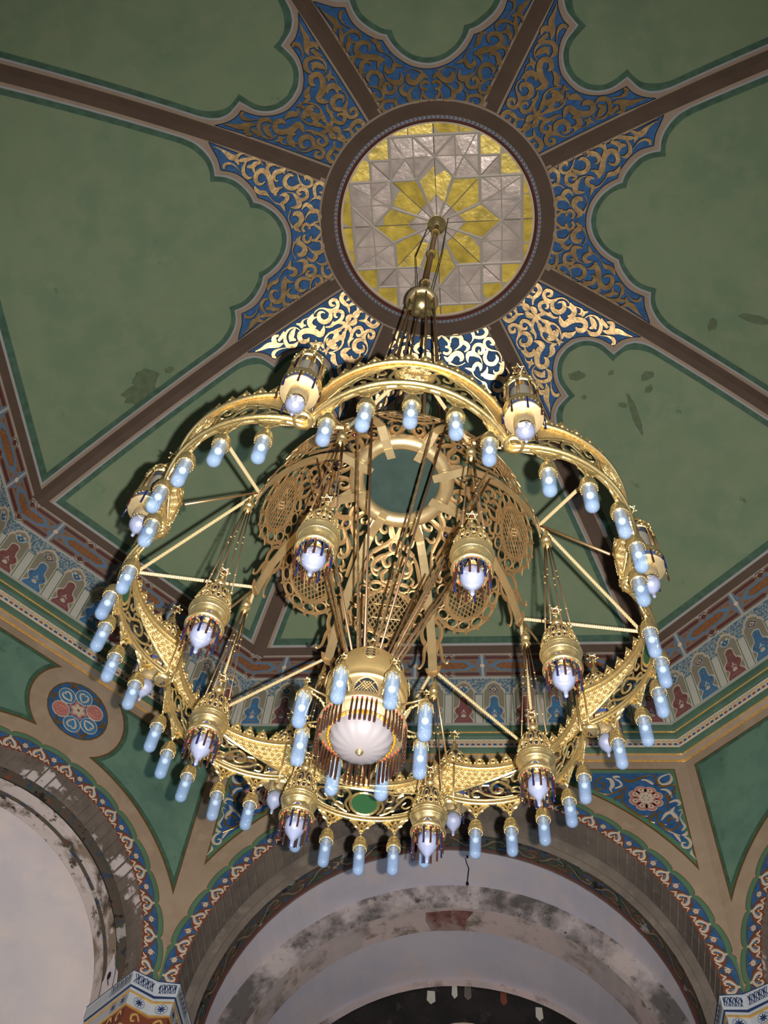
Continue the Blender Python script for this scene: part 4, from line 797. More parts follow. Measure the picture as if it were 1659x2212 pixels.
def panel(gem):
    b = MB(); F = crownF(22.5); T = .007
    MC, MR = .865, .205
    def S(L_, w=None, both=True, **k):
        P = [(x, y, q * (1.28 if q > .0181 else 1.1)) for x, y, q in L_]
        for st in ((P, mir(P)) if both else (P,)): b.stroke(st, F, T, m_crown, 0, k.get('seg', 4), free=True, closed=k.get('closed', False))
    # heart of two spirals under the ring, with a jewel
    S([(0, .235, .03), (.03, .17, .04), (.045, .11, .03), (.085, .075, .03), (.125, .10, .03), (.13, .15, .026), (.10, .175, .024), (.075, .155, .016), (.09, .13, .010)])
    S([(0, .20, .04), (.05, .255, .034), (.11, .30, .030), (.17, .36, .026)])
    S(circ(0, .275, .034, .048, .022, 12), both=False, closed=True, seg=1)
    S([(0, .32, .03), (.05, .35, .028), (.075, .40, .03), (.05, .45, .028), (.015, .43, .02), (.025, .40, .010)])
    S([(.02, .34, .02), (.10, .38, .03), (.155, .45, .03), (.15, .52, .026), (.11, .54, .02), (.10, .50, .010)])
    S([(.17, .36, .016), (.205, .44, .022), (.235, .55, .024), (.26, .66, .022)]); S([(.03, .47, .02), (.07, .52, .028), (.06, .58, .024), (.02, .585, .018), (.0, .56, .01)])
    S([(0, .58, .03), (.03, .62, .03), (.09, .60, .026), (.15, .62, .024)]); S([(.16, .54, .012), (.19, .58, .02), (.17, .62, .02)])
    S([(.16, .22, .016), (.145, .27, .022), (.11, .275, .02), (.10, .245, .012)]); S([(.20, .42, .014), (.17, .40, .02), (.15, .43, .014)]); S([(.09, .47, .014), (.12, .50, .02), (.155, .49, .012)]); S([(.0, .46, .016), (.0, .53, .02), (.0, .60, .018)]); S([(.23, .60, .014), (.20, .63, .022), (.17, .60, .014)])
    # ring of oval openings round the medallion
    for i in range(14):
        a = 2 * pi * (i + .5) / 14
        if abs(sin(a)) < 1.1: S([(p[0], p[1], .017) for p in [((MR + .052 + .040 * cos(q)) * cos(a) - .050 * sin(q) * sin(a), MC + (MR + .052 + .040 * cos(q)) * sin(a) + .050 * sin(q) * cos(a)) for q in [k * pi / 5 for k in range(10)]]], both=False, closed=True, seg=1)
    S(circ(0, MC, MR, MR, .030, 28), both=False, closed=True, seg=1)
    # pointed lower edge
    for i in range(9):
        a = radians(15 + 150 * i / 8); R1 = MR + .115; c, s_ = cos(a), sin(a)
        b.fill([((R1 - .03) * cos(a - .10), MC + (R1 - .03) * sin(a - .10)), ((R1 + .03) * c, MC + (R1 + .03) * s_), ((R1 - .03) * cos(a + .10), MC + (R1 - .03) * sin(a + .10))], F, T, m_crown, 0, T)
    S([((MR + .098) * cos(radians(a)), MC + (MR + .098) * sin(radians(a)), .022) for a in range(12, 169, 12)], both=False, seg=2)
    # curved handles down to the ribs
    S([(.31, MC + .0, .02), (.335, MC + .08, .026), (.30, MC + .16, .022), (.31, MC + .25, .026), (.355, MC + .33, .030), (.385, MC + .42, .026)]); S([(.30, .62, .02), (.315, .72, .022), (.305, MC - .02, .02)])
    b.obj_name = 'pierced_panel'
    md = MB()
    # lattice of the medallion and the star on it
    for t in range(-7, 8):
        for sg in (1, -1):
            d = t * .034; L = MR * MR - d * d
            if L > 0:
                h_ = sqrt(L); dx, dy = sin(radians(32)) * sg, cos(radians(32)); nx, ny = dy, -dx
                md.stroke([(nx * d + dx * h_ * q, MC + ny * d + dy * h_ * q, .0095) for q in (-1, -.5, 0, .5, 1)], F, T * .8, m_crown, .001, 1, free=True, flat=True)
    st = MB()
    for o in (0, pi): st.stroke([(.125 * sin(o + 2 * pi * j / 3), MC + .125 * cos(o + 2 * pi * j / 3), .018) for j in range(3)], F, .006, m_crown, .007, 1, closed=True, free=True)
    st.stroke(circ(0, MC, .045, .045, .010, 14), F, .006, m_crown, .008, 1, closed=True, free=True)
    for j in range(6): st.sphere(F(.028 * cos(j * pi / 3), MC + .028 * sin(j * pi / 3), .01), .011, m_crown, 6, 4)
    st.sphere(F(0, MC, .01), .012, m_crown, 6, 4)
    g = MB(); g.sphere(F(0, .275, .004), .020, gem, 10, 6)
    return b.mesh('pierced_panel'), md.mesh('lattice'), st.mesh('star'), g.mesh('jewel')
pan = [panel(m_gem), panel(m_gemr)]
def child(name, me, parent, rz=0, loc=(0, 0, 0), **kw):
    o = bpy.data.objects.new(name, me); C.objects.link(o); o.parent = parent; o.rotation_euler[2] = rz; o.location = loc
    for k, v in kw.items(): o[k] = v
    return o
for k in range(8):
    az = A0 + 45 * k; child('rib', ribm, CH, -radians(az))
    pm = pan[1 if k in (3, 4) else 0]; p = child('pierced_panel', pm[0], CH, -radians(az)); child('lattice', pm[1], p); child('star', pm[2], p); child('jewel', pm[3], p)
# ---- the outer ring of eight lobes
LC, LR = 1.02, .68; UM = LR * radians(58.5)
def lobeF(u, z, h):     # u along the lobe, z height, h inwards
    a = u / LR; r = LR - h; return (r * sin(a), LC + r * cos(a), z)
ZB, ZU = 6.68, 7.02
def lobe():
    b = MB(); F = lobeF
    us = [UM * (-1 + 2 * i / 24) for i in range(25)]
    b.tube([F(u, ZB, .0) for u in us], .017, m_brass, 8); b.tube([F(u, ZB + .03, .002) for u in us], .010, m_brass, 6)
    b.tube([F(u, ZU, .0) for u in us], .014, m_brass, 8); b.stroke([(u, ZU - .03, .03) for u in us], F, .006, m_cast, .0, 1, free=True)
    # broad outer rolls seen from outside
    b.tube([F(u, ZU - .02, -.014) for u in us], .016, m_brass, 6); b.tube([F(u, ZB + .02, -.016) for u in us], .016, m_brass, 6)
    frame = b
    # arched moulding from the lower ends up to the middle of the top rail
    arch = lambda u: ZB + .04 + (ZU - ZB - .09) * (1 - (abs(u) / UM) ** 2.0) ** 1.0
    frame.stroke([(u, arch(u), .018) for u in us], F, .014, m_brass, -.004, 1, free=True)
    net = MB()
    # relief net of small quatrefoils in the spandrels
    d = .050
    for i in range(-14, 15):
        for j in range(7):
            u = (i + .5 * (j % 2)) * d; z = ZU - .065 - j * .043
            if abs(u) < UM - .01 and z > arch(u) + .012:
                net.stroke(circ(u, z, .022, .018, .008, 8), F, .006, m_cast, .002, 1, closed=True, free=True); net.stroke(circ(u, z, .008, .007, .006, 5), F, .008, m_cast, .002, 1, closed=True)
                net.stroke([(u - .025, z - .021, .006), (u + .025, z + .021, .006)], F, .005, m_cast, 0, 1, free=True); net.stroke([(u - .025, z + .021, .006), (u + .025, z - .021, .006)], F, .005, m_cast, 0, 1, free=True)
    for sg in (1, -1):
        top_ = [(sg * UM * (1 - q / 10), ZU - .04) for q in range(8)]; lo = [(sg * UM * (1 - q / 10), arch(UM * (1 - q / 10)) + .004) for q in range(8)]
        net.fill(top_ + lo[::-1], F, -.004, m_cast, .12)
    # open scrolls beneath the arch
    sc_ = MB(); Z = lambda v: ZB + .03 + v
    SS = [[(.10, .03, .012), (.14, .10, .016), (.11, .19, .018), (.16, .24, .018), (.21, .20, .018), (.20, .15, .016), (.165, .155, .012), (.17, .18, .008)],
          [(.12, .02, .012), (.19, .05, .016), (.25, .12, .018), (.31, .17, .018), (.36, .14, .018), (.36, .08, .016), (.31, .06, .014), (.28, .09, .012), (.31, .115, .008)],
          [(.21, .02, .012), (.30, .02, .014), (.40, .05, .016), (.46, .09, .016), (.50, .07, .014), (.49, .03, .012), (.45, .03, .008)],
          [(.20, .21, .010), (.26, .20, .014), (.30, .22, .010)], [(.25, .12, .012), (.24, .17, .014), (.29, .19, .008)], [(.38, .14, .012), (.43, .14, .012), (.45, .11, .008)],
          [(.15, .03, .010), (.16, .08, .014), (.21, .09, .014), (.22, .055, .010), (.19, .05, .007)], [(.52, .02, .010), (.56, .04, .012), (.55, .015, .008)]]
    for s_ in SS:
        P = [(x, Z(y), w_ * 1.15) for x, y, w_ in s_]
        for st in (P, mir(P)): sc_.stroke(st, F, .010, m_brass, -.003, 4, free=True)
    cz = ZB + .155
    sc_.stroke(circ(0, cz, .105, .105, .022, 22), F, .014, m_brass, -.006, 1, closed=True, free=True)
    disc = MB(); disc.fill([(.10 * cos(q * pi / 12), cz + .10 * sin(q * pi / 12)) for q in range(24)], F, .001, m_felt, .06)
    od = MB()
    od.fill([(.11 * cos(q * pi / 12), cz + .10 * sin(q * pi / 12)) for q in range(24)], F, -.012, m_cast, .06)
    for r_ in (.085, .05): od.stroke(circ(0, cz, r_ * 1.1, r_, .014, 18), F, -.010, m_cast, -.012, 1, closed=True)
    for j in range(8): od.stroke([(.05 * cos(j * pi / 4), cz + .05 * sin(j * pi / 4), .012), (.08 * cos(j * pi / 4 + .25), cz + .08 * sin(j * pi / 4 + .25), .02), (.09 * cos(j * pi / 4 + .5), cz + .09 * sin(j * pi / 4 + .5), .006)], F, -.012, m_cast, -.012, 3)
    return frame.mesh('lobe'), net.mesh('relief_net'), sc_.mesh('scroll_band'), disc.mesh('green_disc'), od.mesh('oval_boss')
LM = lobe()
cb_ = MB()     # one crest point
FCR = lambda x, y, h: (x * 1.04, -h, y * 1.3)
cb_.fill([(-.047, 0), (-.047, .02), (-.036, .034), (-.028, .028), (-.030, .055), (-.014, .072), (0, .10), (.014, .072), (.030, .055), (.028, .028), (.036, .034), (.047, .02), (.047, 0)], FCR, .004, m_cast, 0, .008)
cb_.fill([(-.047, 0), (-.047, .02), (-.030, .055), (-.014, .072), (0, .10), (.014, .072), (.030, .055), (.047, .02), (.047, 0)], FCR, -.004, m_cast, 0)
cb_.sphere((0, -.004, .058), .008, m_black, 6, 4); cb_.sphere((0, .004, .058), .012, m_cast, 6, 4); cb_.stroke(circ(0, .045, .016, .016, .008, 8), FCR, .008, m_cast, .002, 1, closed=True)
for x in (-.034, .034): cb_.sphere((x, 0, .047), .010, m_cast, 6, 4)
crestm = cb_.mesh('crest')
bk = MB(); FB = lambda x, y, h: (x, -h, y)   # hanging bracket
for sg in (1, -1):
    X = lambda L_: [(sg * x, y, w_) for x, y, w_ in L_]
    bk.stroke(X([(.092, .0, .014), (.07, -.012, .018), (.045, -.04, .020), (.05, -.052, .014), (.028, -.06, .020), (.008, -.085, .018)]), FB, .014, m_brass, -.007, 4, free=True)
    bk.stroke(X([(.06, -.002, .012), (.035, -.018, .014), (.02, -.04, .012), (.012, -.07, .010)]), FB, .012, m_brass, -.006, 3, free=True)
    bk.stroke(X([(.0, -.01, .012), (.012, -.03, .012), (0, -.055, .010)]), FB, .012, m_brass, -.006, 3, free=True)
bk.stroke(circ(0, -.098, .012, .014, .008, 10), FB, .010, m_brass, -.005, 1, closed=True, free=True); bk.box((0, 0, .0), (.18, .014, .012), m_brass)
bkm = bk.mesh('bracket')
TU = (-.478, -.239, 0., .239, .478)
po = MB()   # plain curved plate at each junction
po.lathe([(.055, ZB + .0), (.055, ZU + .0)], m_flat, 10, (0, 1.56, 0), a0=radians(200), a1=radians(340)); po.lathe([(.050, ZU), (.058, ZU + .012), (.02, ZU + .02)], m_brass, 12, (0, 1.55, 0)); po.lathe([(.058, ZB), (.062, ZB - .02), (.04, ZB - .03)], m_brass, 12, (0, 1.55, 0))
po.tube([(-.045, 1.50, ZB), (-.045, 1.50, ZU)], .008, m_brass, 6); po.tube([(.045, 1.50, ZB), (.045, 1.50, ZU)], .008, m_brass, 6)
pom = po.mesh('corner_plate')
def twisted(p0, p1, r, name):
    b = MB(); n = max(8, int((p1 - p0).length / .007)); b.tube([p0.lerp(p1, i / n) for i in range(n + 1)], r, m_rope, 4, False, .62); return b.obj(name, CH)
for k in range(8):
    az = A0 + 45 * k; la = az + 22.5
    o = child('lobe', LM[0], CH, -radians(la)); child('relief_net', LM[1], o, kind='stuff'); child('scroll_band', LM[2], o); child('green_disc', LM[3], o); child('oval_boss', LM[4], o)
    for i in range(14):
        u = UM * (-1 + (2 * i + 1) / 14); a = u / LR; c = child('crest', crestm, o); c.location = lobeF(u, ZU + .008, 0); c.rotation_euler[2] = -a
    for u in TU:
        c = child('bracket', bkm, o); c.location = lobeF(u, ZB - .012, 0); c.rotation_euler[2] = -u / LR
    child('corner_plate', pom, CH, -radians(az))
    cp = pol(az, 1.05, 7.56)
    b = MB(); b.tube([cp, pol(az, 1.47, 7.03)], .010, m_rod, 4); b.obj('tie_bar', CH)
    for da in (-22.5, 22.5): twisted(cp, pol(az + da, 1.685, 7.02), .013, 'tie_rod')

# ---------------------------------------------------------------- lamps: every lamp is a thing of its own
POSN = ['near top left', 'near top right', 'upper right', 'lower right', 'bottom right', 'bottom left', 'lower left', 'upper left']   # corner i at azimuth 193.2-45i, clockwise in the photo
LOBN = ['top', 'upper right', 'right', 'lower right', 'bottom', 'lower left', 'left', 'upper left']
ORD = ['first', 'second', 'third', 'fourth', 'fifth']
def kids_of(o): return [(p, list(p.children)) for p in o.children]
def tube_lamp(name, label, group, leaf=False):
    """hanging opal tube: origin at the top of its hook"""
    t = empty(name, label, 'lamp', group)
    if not leaf:
        b = MB()
        for i, z in enumerate((-.006, -.024, -.042)):
            b.tube([(.007 * cos(q * pi / 4) * (i % 2 == 0), .007 * cos(q * pi / 4) * (i % 2), z + .011 * sin(q * pi / 4)) for q in range(8)], .0028, m_brass, 4, closed=True)
        b.obj('chain', t)
        b = MB(); b.lathe([(.006, -.046), (.020, -.050), (.036, -.062), (.044, -.080), (.045, -.098), (.043, -.104), (.049, -.110), (.052, -.118), (.053, -.130), (.048, -.138), (.050, -.148), (.044, -.152)], m_brass, 22)
        for i in range(18): b.sphere((.047 * cos(i * pi / 9), .047 * sin(i * pi / 9), -.153), .0055, m_brass, 5, 3)
        b.obj('cap', t); z0 = -.145; z1 = -.365; r = .0405
    else:
        b = MB(); b.lathe([(.001, .005), (.006, .0), (.005, -.02), (.011, -.03), (.005, -.04), (.016, -.05), (.016, -.062), (.006, -.072), (.010, -.08)], m_brass, 12)
        for o_ in (0, pi): b.tube([(.022 * sin(o_ + 2 * pi * j / 3), .022 * cos(o_ + 2 * pi * j / 3), .006) for j in range(3)], .004, m_brass, 4, closed=True)
        b.obj('star_finial', t)
        b = MB(); b.lathe([(.008, -.078), (.030, -.088), (.040, -.105), (.0415, -.122)], m_cast, 18)
        for i in range(6):
            a = i * pi / 3; Fl = lambda x, y, h, a=a: ((.042 + h) * cos(a + x / .04), (.042 + h) * sin(a + x / .04), y)
            b.stroke([(-.018, -.118, .008), (-.010, -.135, .010), (0, -.155, .008), (.010, -.135, .010), (.018, -.118, .008)], Fl, .004, m_cast, 0, 3, free=True); b.sphere(Fl(0, -.160, .002), .005, m_cast, 5, 3)
        b.obj('leaf_cap', t); z0 = -.11; z1 = -.375; r = .041
    g = MB(); g.lathe([(r * .97, z0), (r, z0 - .02), (r, z1 + r)] + [(r * cos(a), z1 + r - r * sin(a)) for a in (.35, .7, 1.05, 1.3, 1.5)] + [(.0005, z1)], m_opal, 20); g.obj('glass_tube', t)
    g = MB(); zb = z0 - .068 if not leaf else z0 - .115; g.sphere((0, 0, zb), .0225, m_bulb, 14, 10); g.lathe([(.012, z0 + .01), (.012, zb + .03), (.014, zb + .018)], m_cream, 10); g.obj('bulb', t)
    return t
# forty tubes under the lobes
base = tube_lamp('tube_lamp', 'x', 'opal tube lamps under the chandelier ring'); bk_ = kids_of(base); first = True
for i in range(8):
    la = 193.2 - 45 * i - 22.5
    for j in range(5):
        u = TU[4 - j]                       # clockwise in the photo = falling azimuth
        x, y, _ = lobeF(u, 0, 0); a = -radians(la); X = x * cos(a) - y * sin(a); Y = x * sin(a) + y * cos(a)
        lab = '%s of five opal tube lamps clockwise under the ring\'s %s lobe' % (ORD[j], LOBN[i])
        o = base if first else dup(base, bk_); first = False
        o.location = (CX + X, CY + Y, ZB - .116); o.rotation_euler = (random.uniform(-.03, .03), random.uniform(-.03, .03), random.uniform(0, 6)); o['label'] = lab
# eight small tubes round the centre lamp
LX, LY = -.151, -.028
base = tube_lamp('bracket_lamp', 'x', 'small opal tube lamps round the centre lamp', True); bk_ = kids_of(base)
for i in range(8):
    az = 194.2 - 45 * i; o = base if i == 0 else dup(base, bk_); p = pol(az, .368, 5.985); o.location = (LX + p.x, LY + p.y, p.z)
    o['label'] = 'small leaf-capped opal tube lamp at the %s of the fringed centre lamp' % ['top left', 'top right', 'upper right', 'lower right', 'bottom right', 'bottom left', 'lower left', 'upper left'][i]
# ---- centre lamp
CL = empty('centre_lamp', 'domed brass centre lamp with a frosted glass bowl and a fringe of brown glass rods', 'lamp', loc=(LX, LY, 0))
b = MB(); b.lathe([(.001, 6.555), (.008, 6.55), (.007, 6.52), (.014, 6.51), (.007, 6.50), (.022, 6.485), (.036, 6.46), (.036, 6.445), (.020, 6.425), (.028, 6.415)], m_brass, 16)
for o_ in (0, pi): b.tube([(.032 * sin(o_ + 2 * pi * j / 3), .032 * cos(o_ + 2 * pi * j / 3), 6.575) for j in range(3)], .005, m_brass, 4, closed=True)
b.obj('star_finial', CL)
b = MB(); b.lathe([(.02, 6.42), (.055, 6.413), (.10, 6.392), (.145, 6.355), (.185, 6.30), (.215, 6.235), (.234, 6.16), (.240, 6.09), (.236, 6.05), (.224, 6.02), (.232, 6.012), (.230, 6.0), (.216, 5.995)], m_satin, 40)
b.obj('dome', CL)
b = MB(); b.lathe([(.216, 5.995), (.208, 5.96), (.207, 5.90), (.214, 5.85), (.236, 5.815), (.250, 5.81), (.254, 5.80), (.252, 5.785), (.236, 5.78), (.215, 5.775), (.19, 5.75)], m_flat, 48); b.obj('drum', CL)
dm = MB()
for k in range(8):       # piercings drawn black on the dome, lattice arches over painted shade on the drum
    a = radians(194.2 + 22.5 + 45 * k)
    def FD(u, s, h, a=a):
        zz = 6.03 + s * .40; r2 = .244 * sqrt(max(.02, 1 - (max(0, zz - 6.09) / .335) ** 2.1)) + .002; q = a + u / max(r2, .05)
        return ((r2 + h) * sin(q), (r2 + h) * cos(q), zz + h * .6)
    for s_ in (.30, .38, .46):
        for x in (-.02, .02): dm.stroke([(x * 1.3, s_ - .02, .004), (x * .9, s_ + .02, .012), (x * .3, s_ + .01, .005)], FD, .004, m_black, .001, 3)
    dm.stroke([(0, .22, .008), (.035, .30, .008), (.045, .40, .008), (.03, .49, .008), (0, .54, .008), (-.03, .49, .008), (-.045, .40, .008), (-.035, .30, .008)], FD, .005, m_cast, .001, 3, closed=True); dm.stroke([(0, .25, .006), (0, .50, .008)], FD, .006, m_cast, .002, 1)
    def FE(u, z, h, a=a): q = a + u / .214; return ((.212 + h) * sin(q), (.212 + h) * cos(q), z)
    ar = [(-.075, 5.875), (-.066, 5.925), (-.04, 5.965), (0, 5.985), (.04, 5.965), (.066, 5.925), (.075, 5.875)]
    dm.fill(ar, FE, .001, m_shadowline, .04); dm.stroke([p + (.010,) for p in ar], FE, .008, m_cast, .002, 3)
    for t in range(-6, 7):
        for sg in (1, -1): dm.stroke([(t * .018 - sg * .03, 5.875, .006), (t * .018 + sg * .024, 5.95, .006)], FE, .004, m_cast, .003, 1) if abs(t * .018 + sg * .024) < .058 and abs(t * .018 - sg * .03) < .076 else None
    # bracket arm for the small tube
    b = MB(); az = 194.2 + 45 * k; b.tube([pol(az, .225, 5.93), pol(az, .30, 5.935), pol(az, .368, 5.945)], .007, m_brass, 6); b.tube([pol(az, .24, 5.84), pol(az, .27, 5.89), pol(az, .32, 5.90), pol(az, .345, 5.93)], .006, m_cast, 5)
    for j in range(5): b.sphere(pol(az, .25 + .02 * j, 5.905 - .012 * (4 - j) + .01), .010, m_cast, 5, 4)
    b.obj('bracket_arm', CL)
dm.obj('pierced_ornament', CL, kind='stuff')
b = MB(); b.lathe([(.19, 5.765), (.186, 5.73), (.178, 5.725)], m_cast, 40)
n = 64; prb = [(.177, 5.73), (.170, 5.700), (.150, 5.668), (.120, 5.645), (.085, 5.629), (.050, 5.620), (.02, 5.617)]; vs = []; fs = []
g = MB()
for i, (r, z) in enumerate(prb):
    for j in range(n): rr = r * (1 + (.018 if (j % 4) < 2 else -.012) * (1 if .03 < r else 0)); vs.append((rr * cos(2 * pi * j / n), rr * sin(2 * pi * j / n), z))
for i in range(len(prb) - 1):
    for j in range(n): fs.append((i * n + j, i * n + (j + 1) % n, (i + 1) * n + (j + 1) % n, (i + 1) * n + j))
g.add(vs, fs, m_frost, True); b.obj('bowl_rim', CL); g.obj('frosted_bowl', CL)
b = MB(); b.lathe([(.024, 5.62), (.022, 5.61), (.014, 5.606), (.013, 5.598), (.006, 5.592), (.0005, 5.59)], m_brass, 16); b.obj('bowl_knob', CL)
rod = MB(); rod.lathe([(.0055, 0), (.0065, -.01), (.0065, -.165), (.005, -.17), (.0005, -.17)], m_brownrod, 7); rodm = rod.mesh('glass_rod')
bd = MB(); bd.sphere((0, 0, .006), .0075, m_redbead, 7, 5); bdm = bd.mesh('bead')
for k in range(8):
    for j in range(6):
        az = 194.2 + 45 * k + 22.5 + (j - 2.5) * 6.2; r = child('glass_rod', rodm, CL); r.location = pol(az, .246, 5.775); child('bead', bdm, r)
ad = MB(); ad.lathe([(.003, .012), (.006, .004), (.0065, -.012), (.004, -.02), (.0005, -.022)], m_amber, 7); adm = ad.mesh('amber_drop')
for k in range(48): r = child('amber_drop', adm, CL); r.location = pol(k * 7.5, .186, 5.735)
for k in range(8):
    az = A0 + 45 * k; p0 = pol(az, .72, 8.38) + Vector((CX - LX, CY - LY, 0)); p1 = pol(az, .12, 6.36)
    b = MB(); b.tube([p0, p1], .0085, m_chain, 5); b.obj('suspension_rod', CL)
    b = MB(); p2 = pol(az + 8, .74, 8.33) + Vector((CX - LX, CY - LY, 0)); p3 = pol(az + 14, .14, 6.34); nn = 60; b.tube([p2.lerp(p3, i / nn) for i in range(nn + 1)], .009, m_rod, 4, False, .55); b.obj('twisted_rod', CL)

# ---- onion-shaped glass shared by the lanterns
def onion(zc, r, m):
    g = MB(); g.lathe([(r * .62, zc + r * 1.0), (r * .85, zc + r * .72), (r * 1.0, zc + r * .2), (r * .98, zc - r * .25), (r * .80, zc - r * .75), (r * .5, zc - r * 1.2), (r * .26, zc - r * 1.6), (r * .17, zc - r * 1.85), (r * .22, zc - r * 1.98), (r * .15, zc - r * 2.12), (r * .2, zc - r * 2.22), (r * .11, zc - r * 2.35), (.0005, zc - r * 2.45)], m, 20); return g
# ---- inner lanterns
def inner():
    t = empty('hanging_lantern', 'x', 'lantern', 'lanterns hung from the chandelier crown')
    b = MB(); b.sphere((0, 0, 7.36), .034, m_brass, 12, 8); b.lathe([(.012, 7.31), (.03, 7.30), (.034, 7.285), (.02, 7.26)], m_cast, 10); b.tube([(0, 0, 7.39), (.008, 0, 7.45), (0, 0, 7.52)], .008, m_brass, 6)
    b.tube([(.016 * cos(q * pi / 4), 0, 7.41 + .02 * sin(q * pi / 4)) for q in range(8)], .004, m_brass, 5, closed=True); b.obj('hook', t)
    for k in range(4):
        a = k * pi / 2 + pi / 4; b = MB(); b.tube([(.018 * cos(a), .018 * sin(a), 7.28), (.085 * cos(a), .085 * sin(a), 6.34)], .005, m_chain, 5)
        for f in (.35, .42, .80): b.sphere(Vector((.018 * cos(a), .018 * sin(a), 7.28)).lerp(Vector((.085 * cos(a), .085 * sin(a), 6.34)), f), .009, m_brass, 6, 4)
        b.sphere((.085 * cos(a), .085 * sin(a), 6.345), .011, m_brass, 7, 5); b.obj('hanging_rod', t)
    b = MB()
    for o_ in (0, pi): b.tube([(.034 * sin(o_ + 2 * pi * j / 3), .034 * cos(o_ + 2 * pi * j / 3), 6.555) for j in range(3)], .0055, m_brass, 4, closed=True)
    for j in range(6): b.sphere((.034 * sin(j * pi / 3), .034 * cos(j * pi / 3), 6.555), .0075, m_brass, 6, 4)
    b.sphere((0, 0, 6.555), .010, m_gemr, 8, 6); b.tube([(-.034, 0, 6.53), (.034, 0, 6.53)], .004, m_brass, 5); b.tube([(0, 0, 6.55), (0, 0, 6.49)], .006, m_brass, 6); b.sphere((0, 0, 6.505), .010, m_brass, 8, 6); b.obj('star_finial', t)
    b = MB(); b.sphere((0, 0, 6.435), .030, m_brass, 14, 10); b.lathe([(.012, 6.48), (.016, 6.465)], m_brass, 10); b.lathe([(.018, 6.41), (.022, 6.395), (.034, 6.375), (.05, 6.362)], m_cast, 14); b.obj('knob', t)
    b = MB(); b.lathe([(.034, 6.368), (.058, 6.340), (.078, 6.295), (.093, 6.235), (.099, 6.16)], m_shadowline, 24)  # dark inner shell stands for the shade behind the openwork
    def FD(u, s, h): th = s; r = .104 * cos(th) ** .8 + h; q = u; return (r * cos(q), r * sin(q), 6.155 + .225 * sin(th))
    for k in range(10):
        a = k * pi / 5
        b.stroke([(a - .28, .02, .10), (a - .10, .35, .10), (a + .02, .62, .12), (a + .2, 1.0, .14)], FD, .006, m_cast, .001, 3); b.stroke([(a + .28, .02, .10), (a + .10, .35, .10), (a - .02, .62, .12), (a - .2, 1.0, .14)], FD, .006, m_cast, .001, 3)
        b.stroke([(a + .12 * cos(q), .16 + .12 * sin(q), .05) for q in [i * pi / 3 for i in range(6)]], FD, .006, m_cast, .002, 1, closed=True); b.stroke([(a + .31 + .13 * cos(q), .50 + .17 * sin(q), .06) for q in [i * pi / 4 for i in range(8)]], FD, .006, m_cast, .002, 1, closed=True); b.stroke([(a - .3, .26, .05), (a, .40, .07), (a + .3, .26, .05)], FD, .005, m_cast, .001, 3); b.sphere(FD(a + .314, .30, .004), .009, m_cast, 6, 4)
        b.sphere(FD(a, .78, .004), .008, m_gem if k % 2 else m_cast, 6, 4)
    b.obj('pierced_dome', t)
    b = MB(); b.lathe([(.100, 6.183), (.110, 6.174), (.112, 6.160), (.106, 6.151), (.112, 6.146), (.119, 6.133), (.117, 6.120), (.106, 6.111), (.109, 6.102), (.106, 6.090), (.094, 6.076), (.086, 6.058)], m_brass, 32)
    for R_, z_, q_ in ((.107, 6.140, .015), (.101, 6.100, .010), (.104, 6.170, .008)): b.lathe([(R_ + q_ * cos(a), z_ + q_ * sin(a)) for a in [i * pi / 5 for i in range(11)]], m_brass, 32)
    for i in range(28): b.sphere((.112 * cos(i * pi / 14), .112 * sin(i * pi / 14), 6.180), .005, m_brass, 5, 3)
    b.obj('shoulder', t)
    b = MB(); b.lathe([(.086, 6.068), (.077, 6.033), (.076, 6.008)], m_bluegl, 24); b.obj('glass_collar', t)
    b = MB()
    for k in range(6):
        a = k * pi / 3; FC = lambda u, z, h, a=a: ((.088 - (6.078 - z) * .12 + h) * cos(a + u / .09), (.092 - (6.078 - z) * .12 + h) * sin(a + u / .09), z)
        b.stroke([(-.045, 6.008, .008), (-.034, 6.033, .008), (-.012, 6.048, .008), (0, 6.063, .008), (.012, 6.048, .008), (.034, 6.033, .008), (.045, 6.008, .008)], FC, .004, m_brass, .001, 3)
        b.fill([(-.047, 6.083), (-.047, 6.023), (-.036, 6.046), (-.012, 6.058), (0, 6.073), (.012, 6.058), (.036, 6.046), (.047, 6.023), (.047, 6.083)], FC, .001, m_brass, 0)
    b.obj('arcade_collar', t)
    b = MB(); b.lathe([(.099 + .015 * cos(a), 6.006 + .017 * sin(a)) for a in [i * pi / 6 for i in range(13)]], m_brass, 36)
    for i in range(24): b.sphere((.100 * cos(i * pi / 12), .100 * sin(i * pi / 12), 5.984), .0045, m_brass, 5, 3)
    b.obj('rim', t)
    rb_ = MB(); rb_.lathe([(.005, 0), (.006, -.008), (.006, -.125), (.0005, -.13)], m_brownrod, 7); rbm = rb_.mesh('glass_rod')
    rc_ = MB(); rc_.lathe([(.005, 0), (.006, -.008), (.006, -.125), (.0005, -.13)], m_bluerod, 7); rcm = rc_.mesh('glass_rod')
    for k in range(14):
        a = k * pi / 7; blue = k % 3 == 0; r = child('glass_rod', rcm if blue else rbm, t); r.location = (.096 * cos(a), .096 * sin(a), 5.978)
        child('bead', bdm, r) if not blue else None
    onion(5.935, .066, m_opalw).obj('glass_shade', t)
    b = MB(); b.sphere((0, 0, 5.94), .028, m_bulb, 12, 8); b.lathe([(.014, 5.99), (.014, 6.05), (.03, 6.06)], m_brass, 10); b.obj('bulb', t)
    b = MB(); b.lathe([(.036, 6.030), (.040, 6.023), (.036, 6.015)], m_goldline, 16)
    for k in range(4): b.tube([(.038 * cos(k * pi / 2), .038 * sin(k * pi / 2), 6.025), (.09 * cos(k * pi / 2), .09 * sin(k * pi / 2), 6.045)], .004, m_brass, 5)
    b.obj('shade_holder', t); return t
base = inner(); bk_ = kids_of(base)
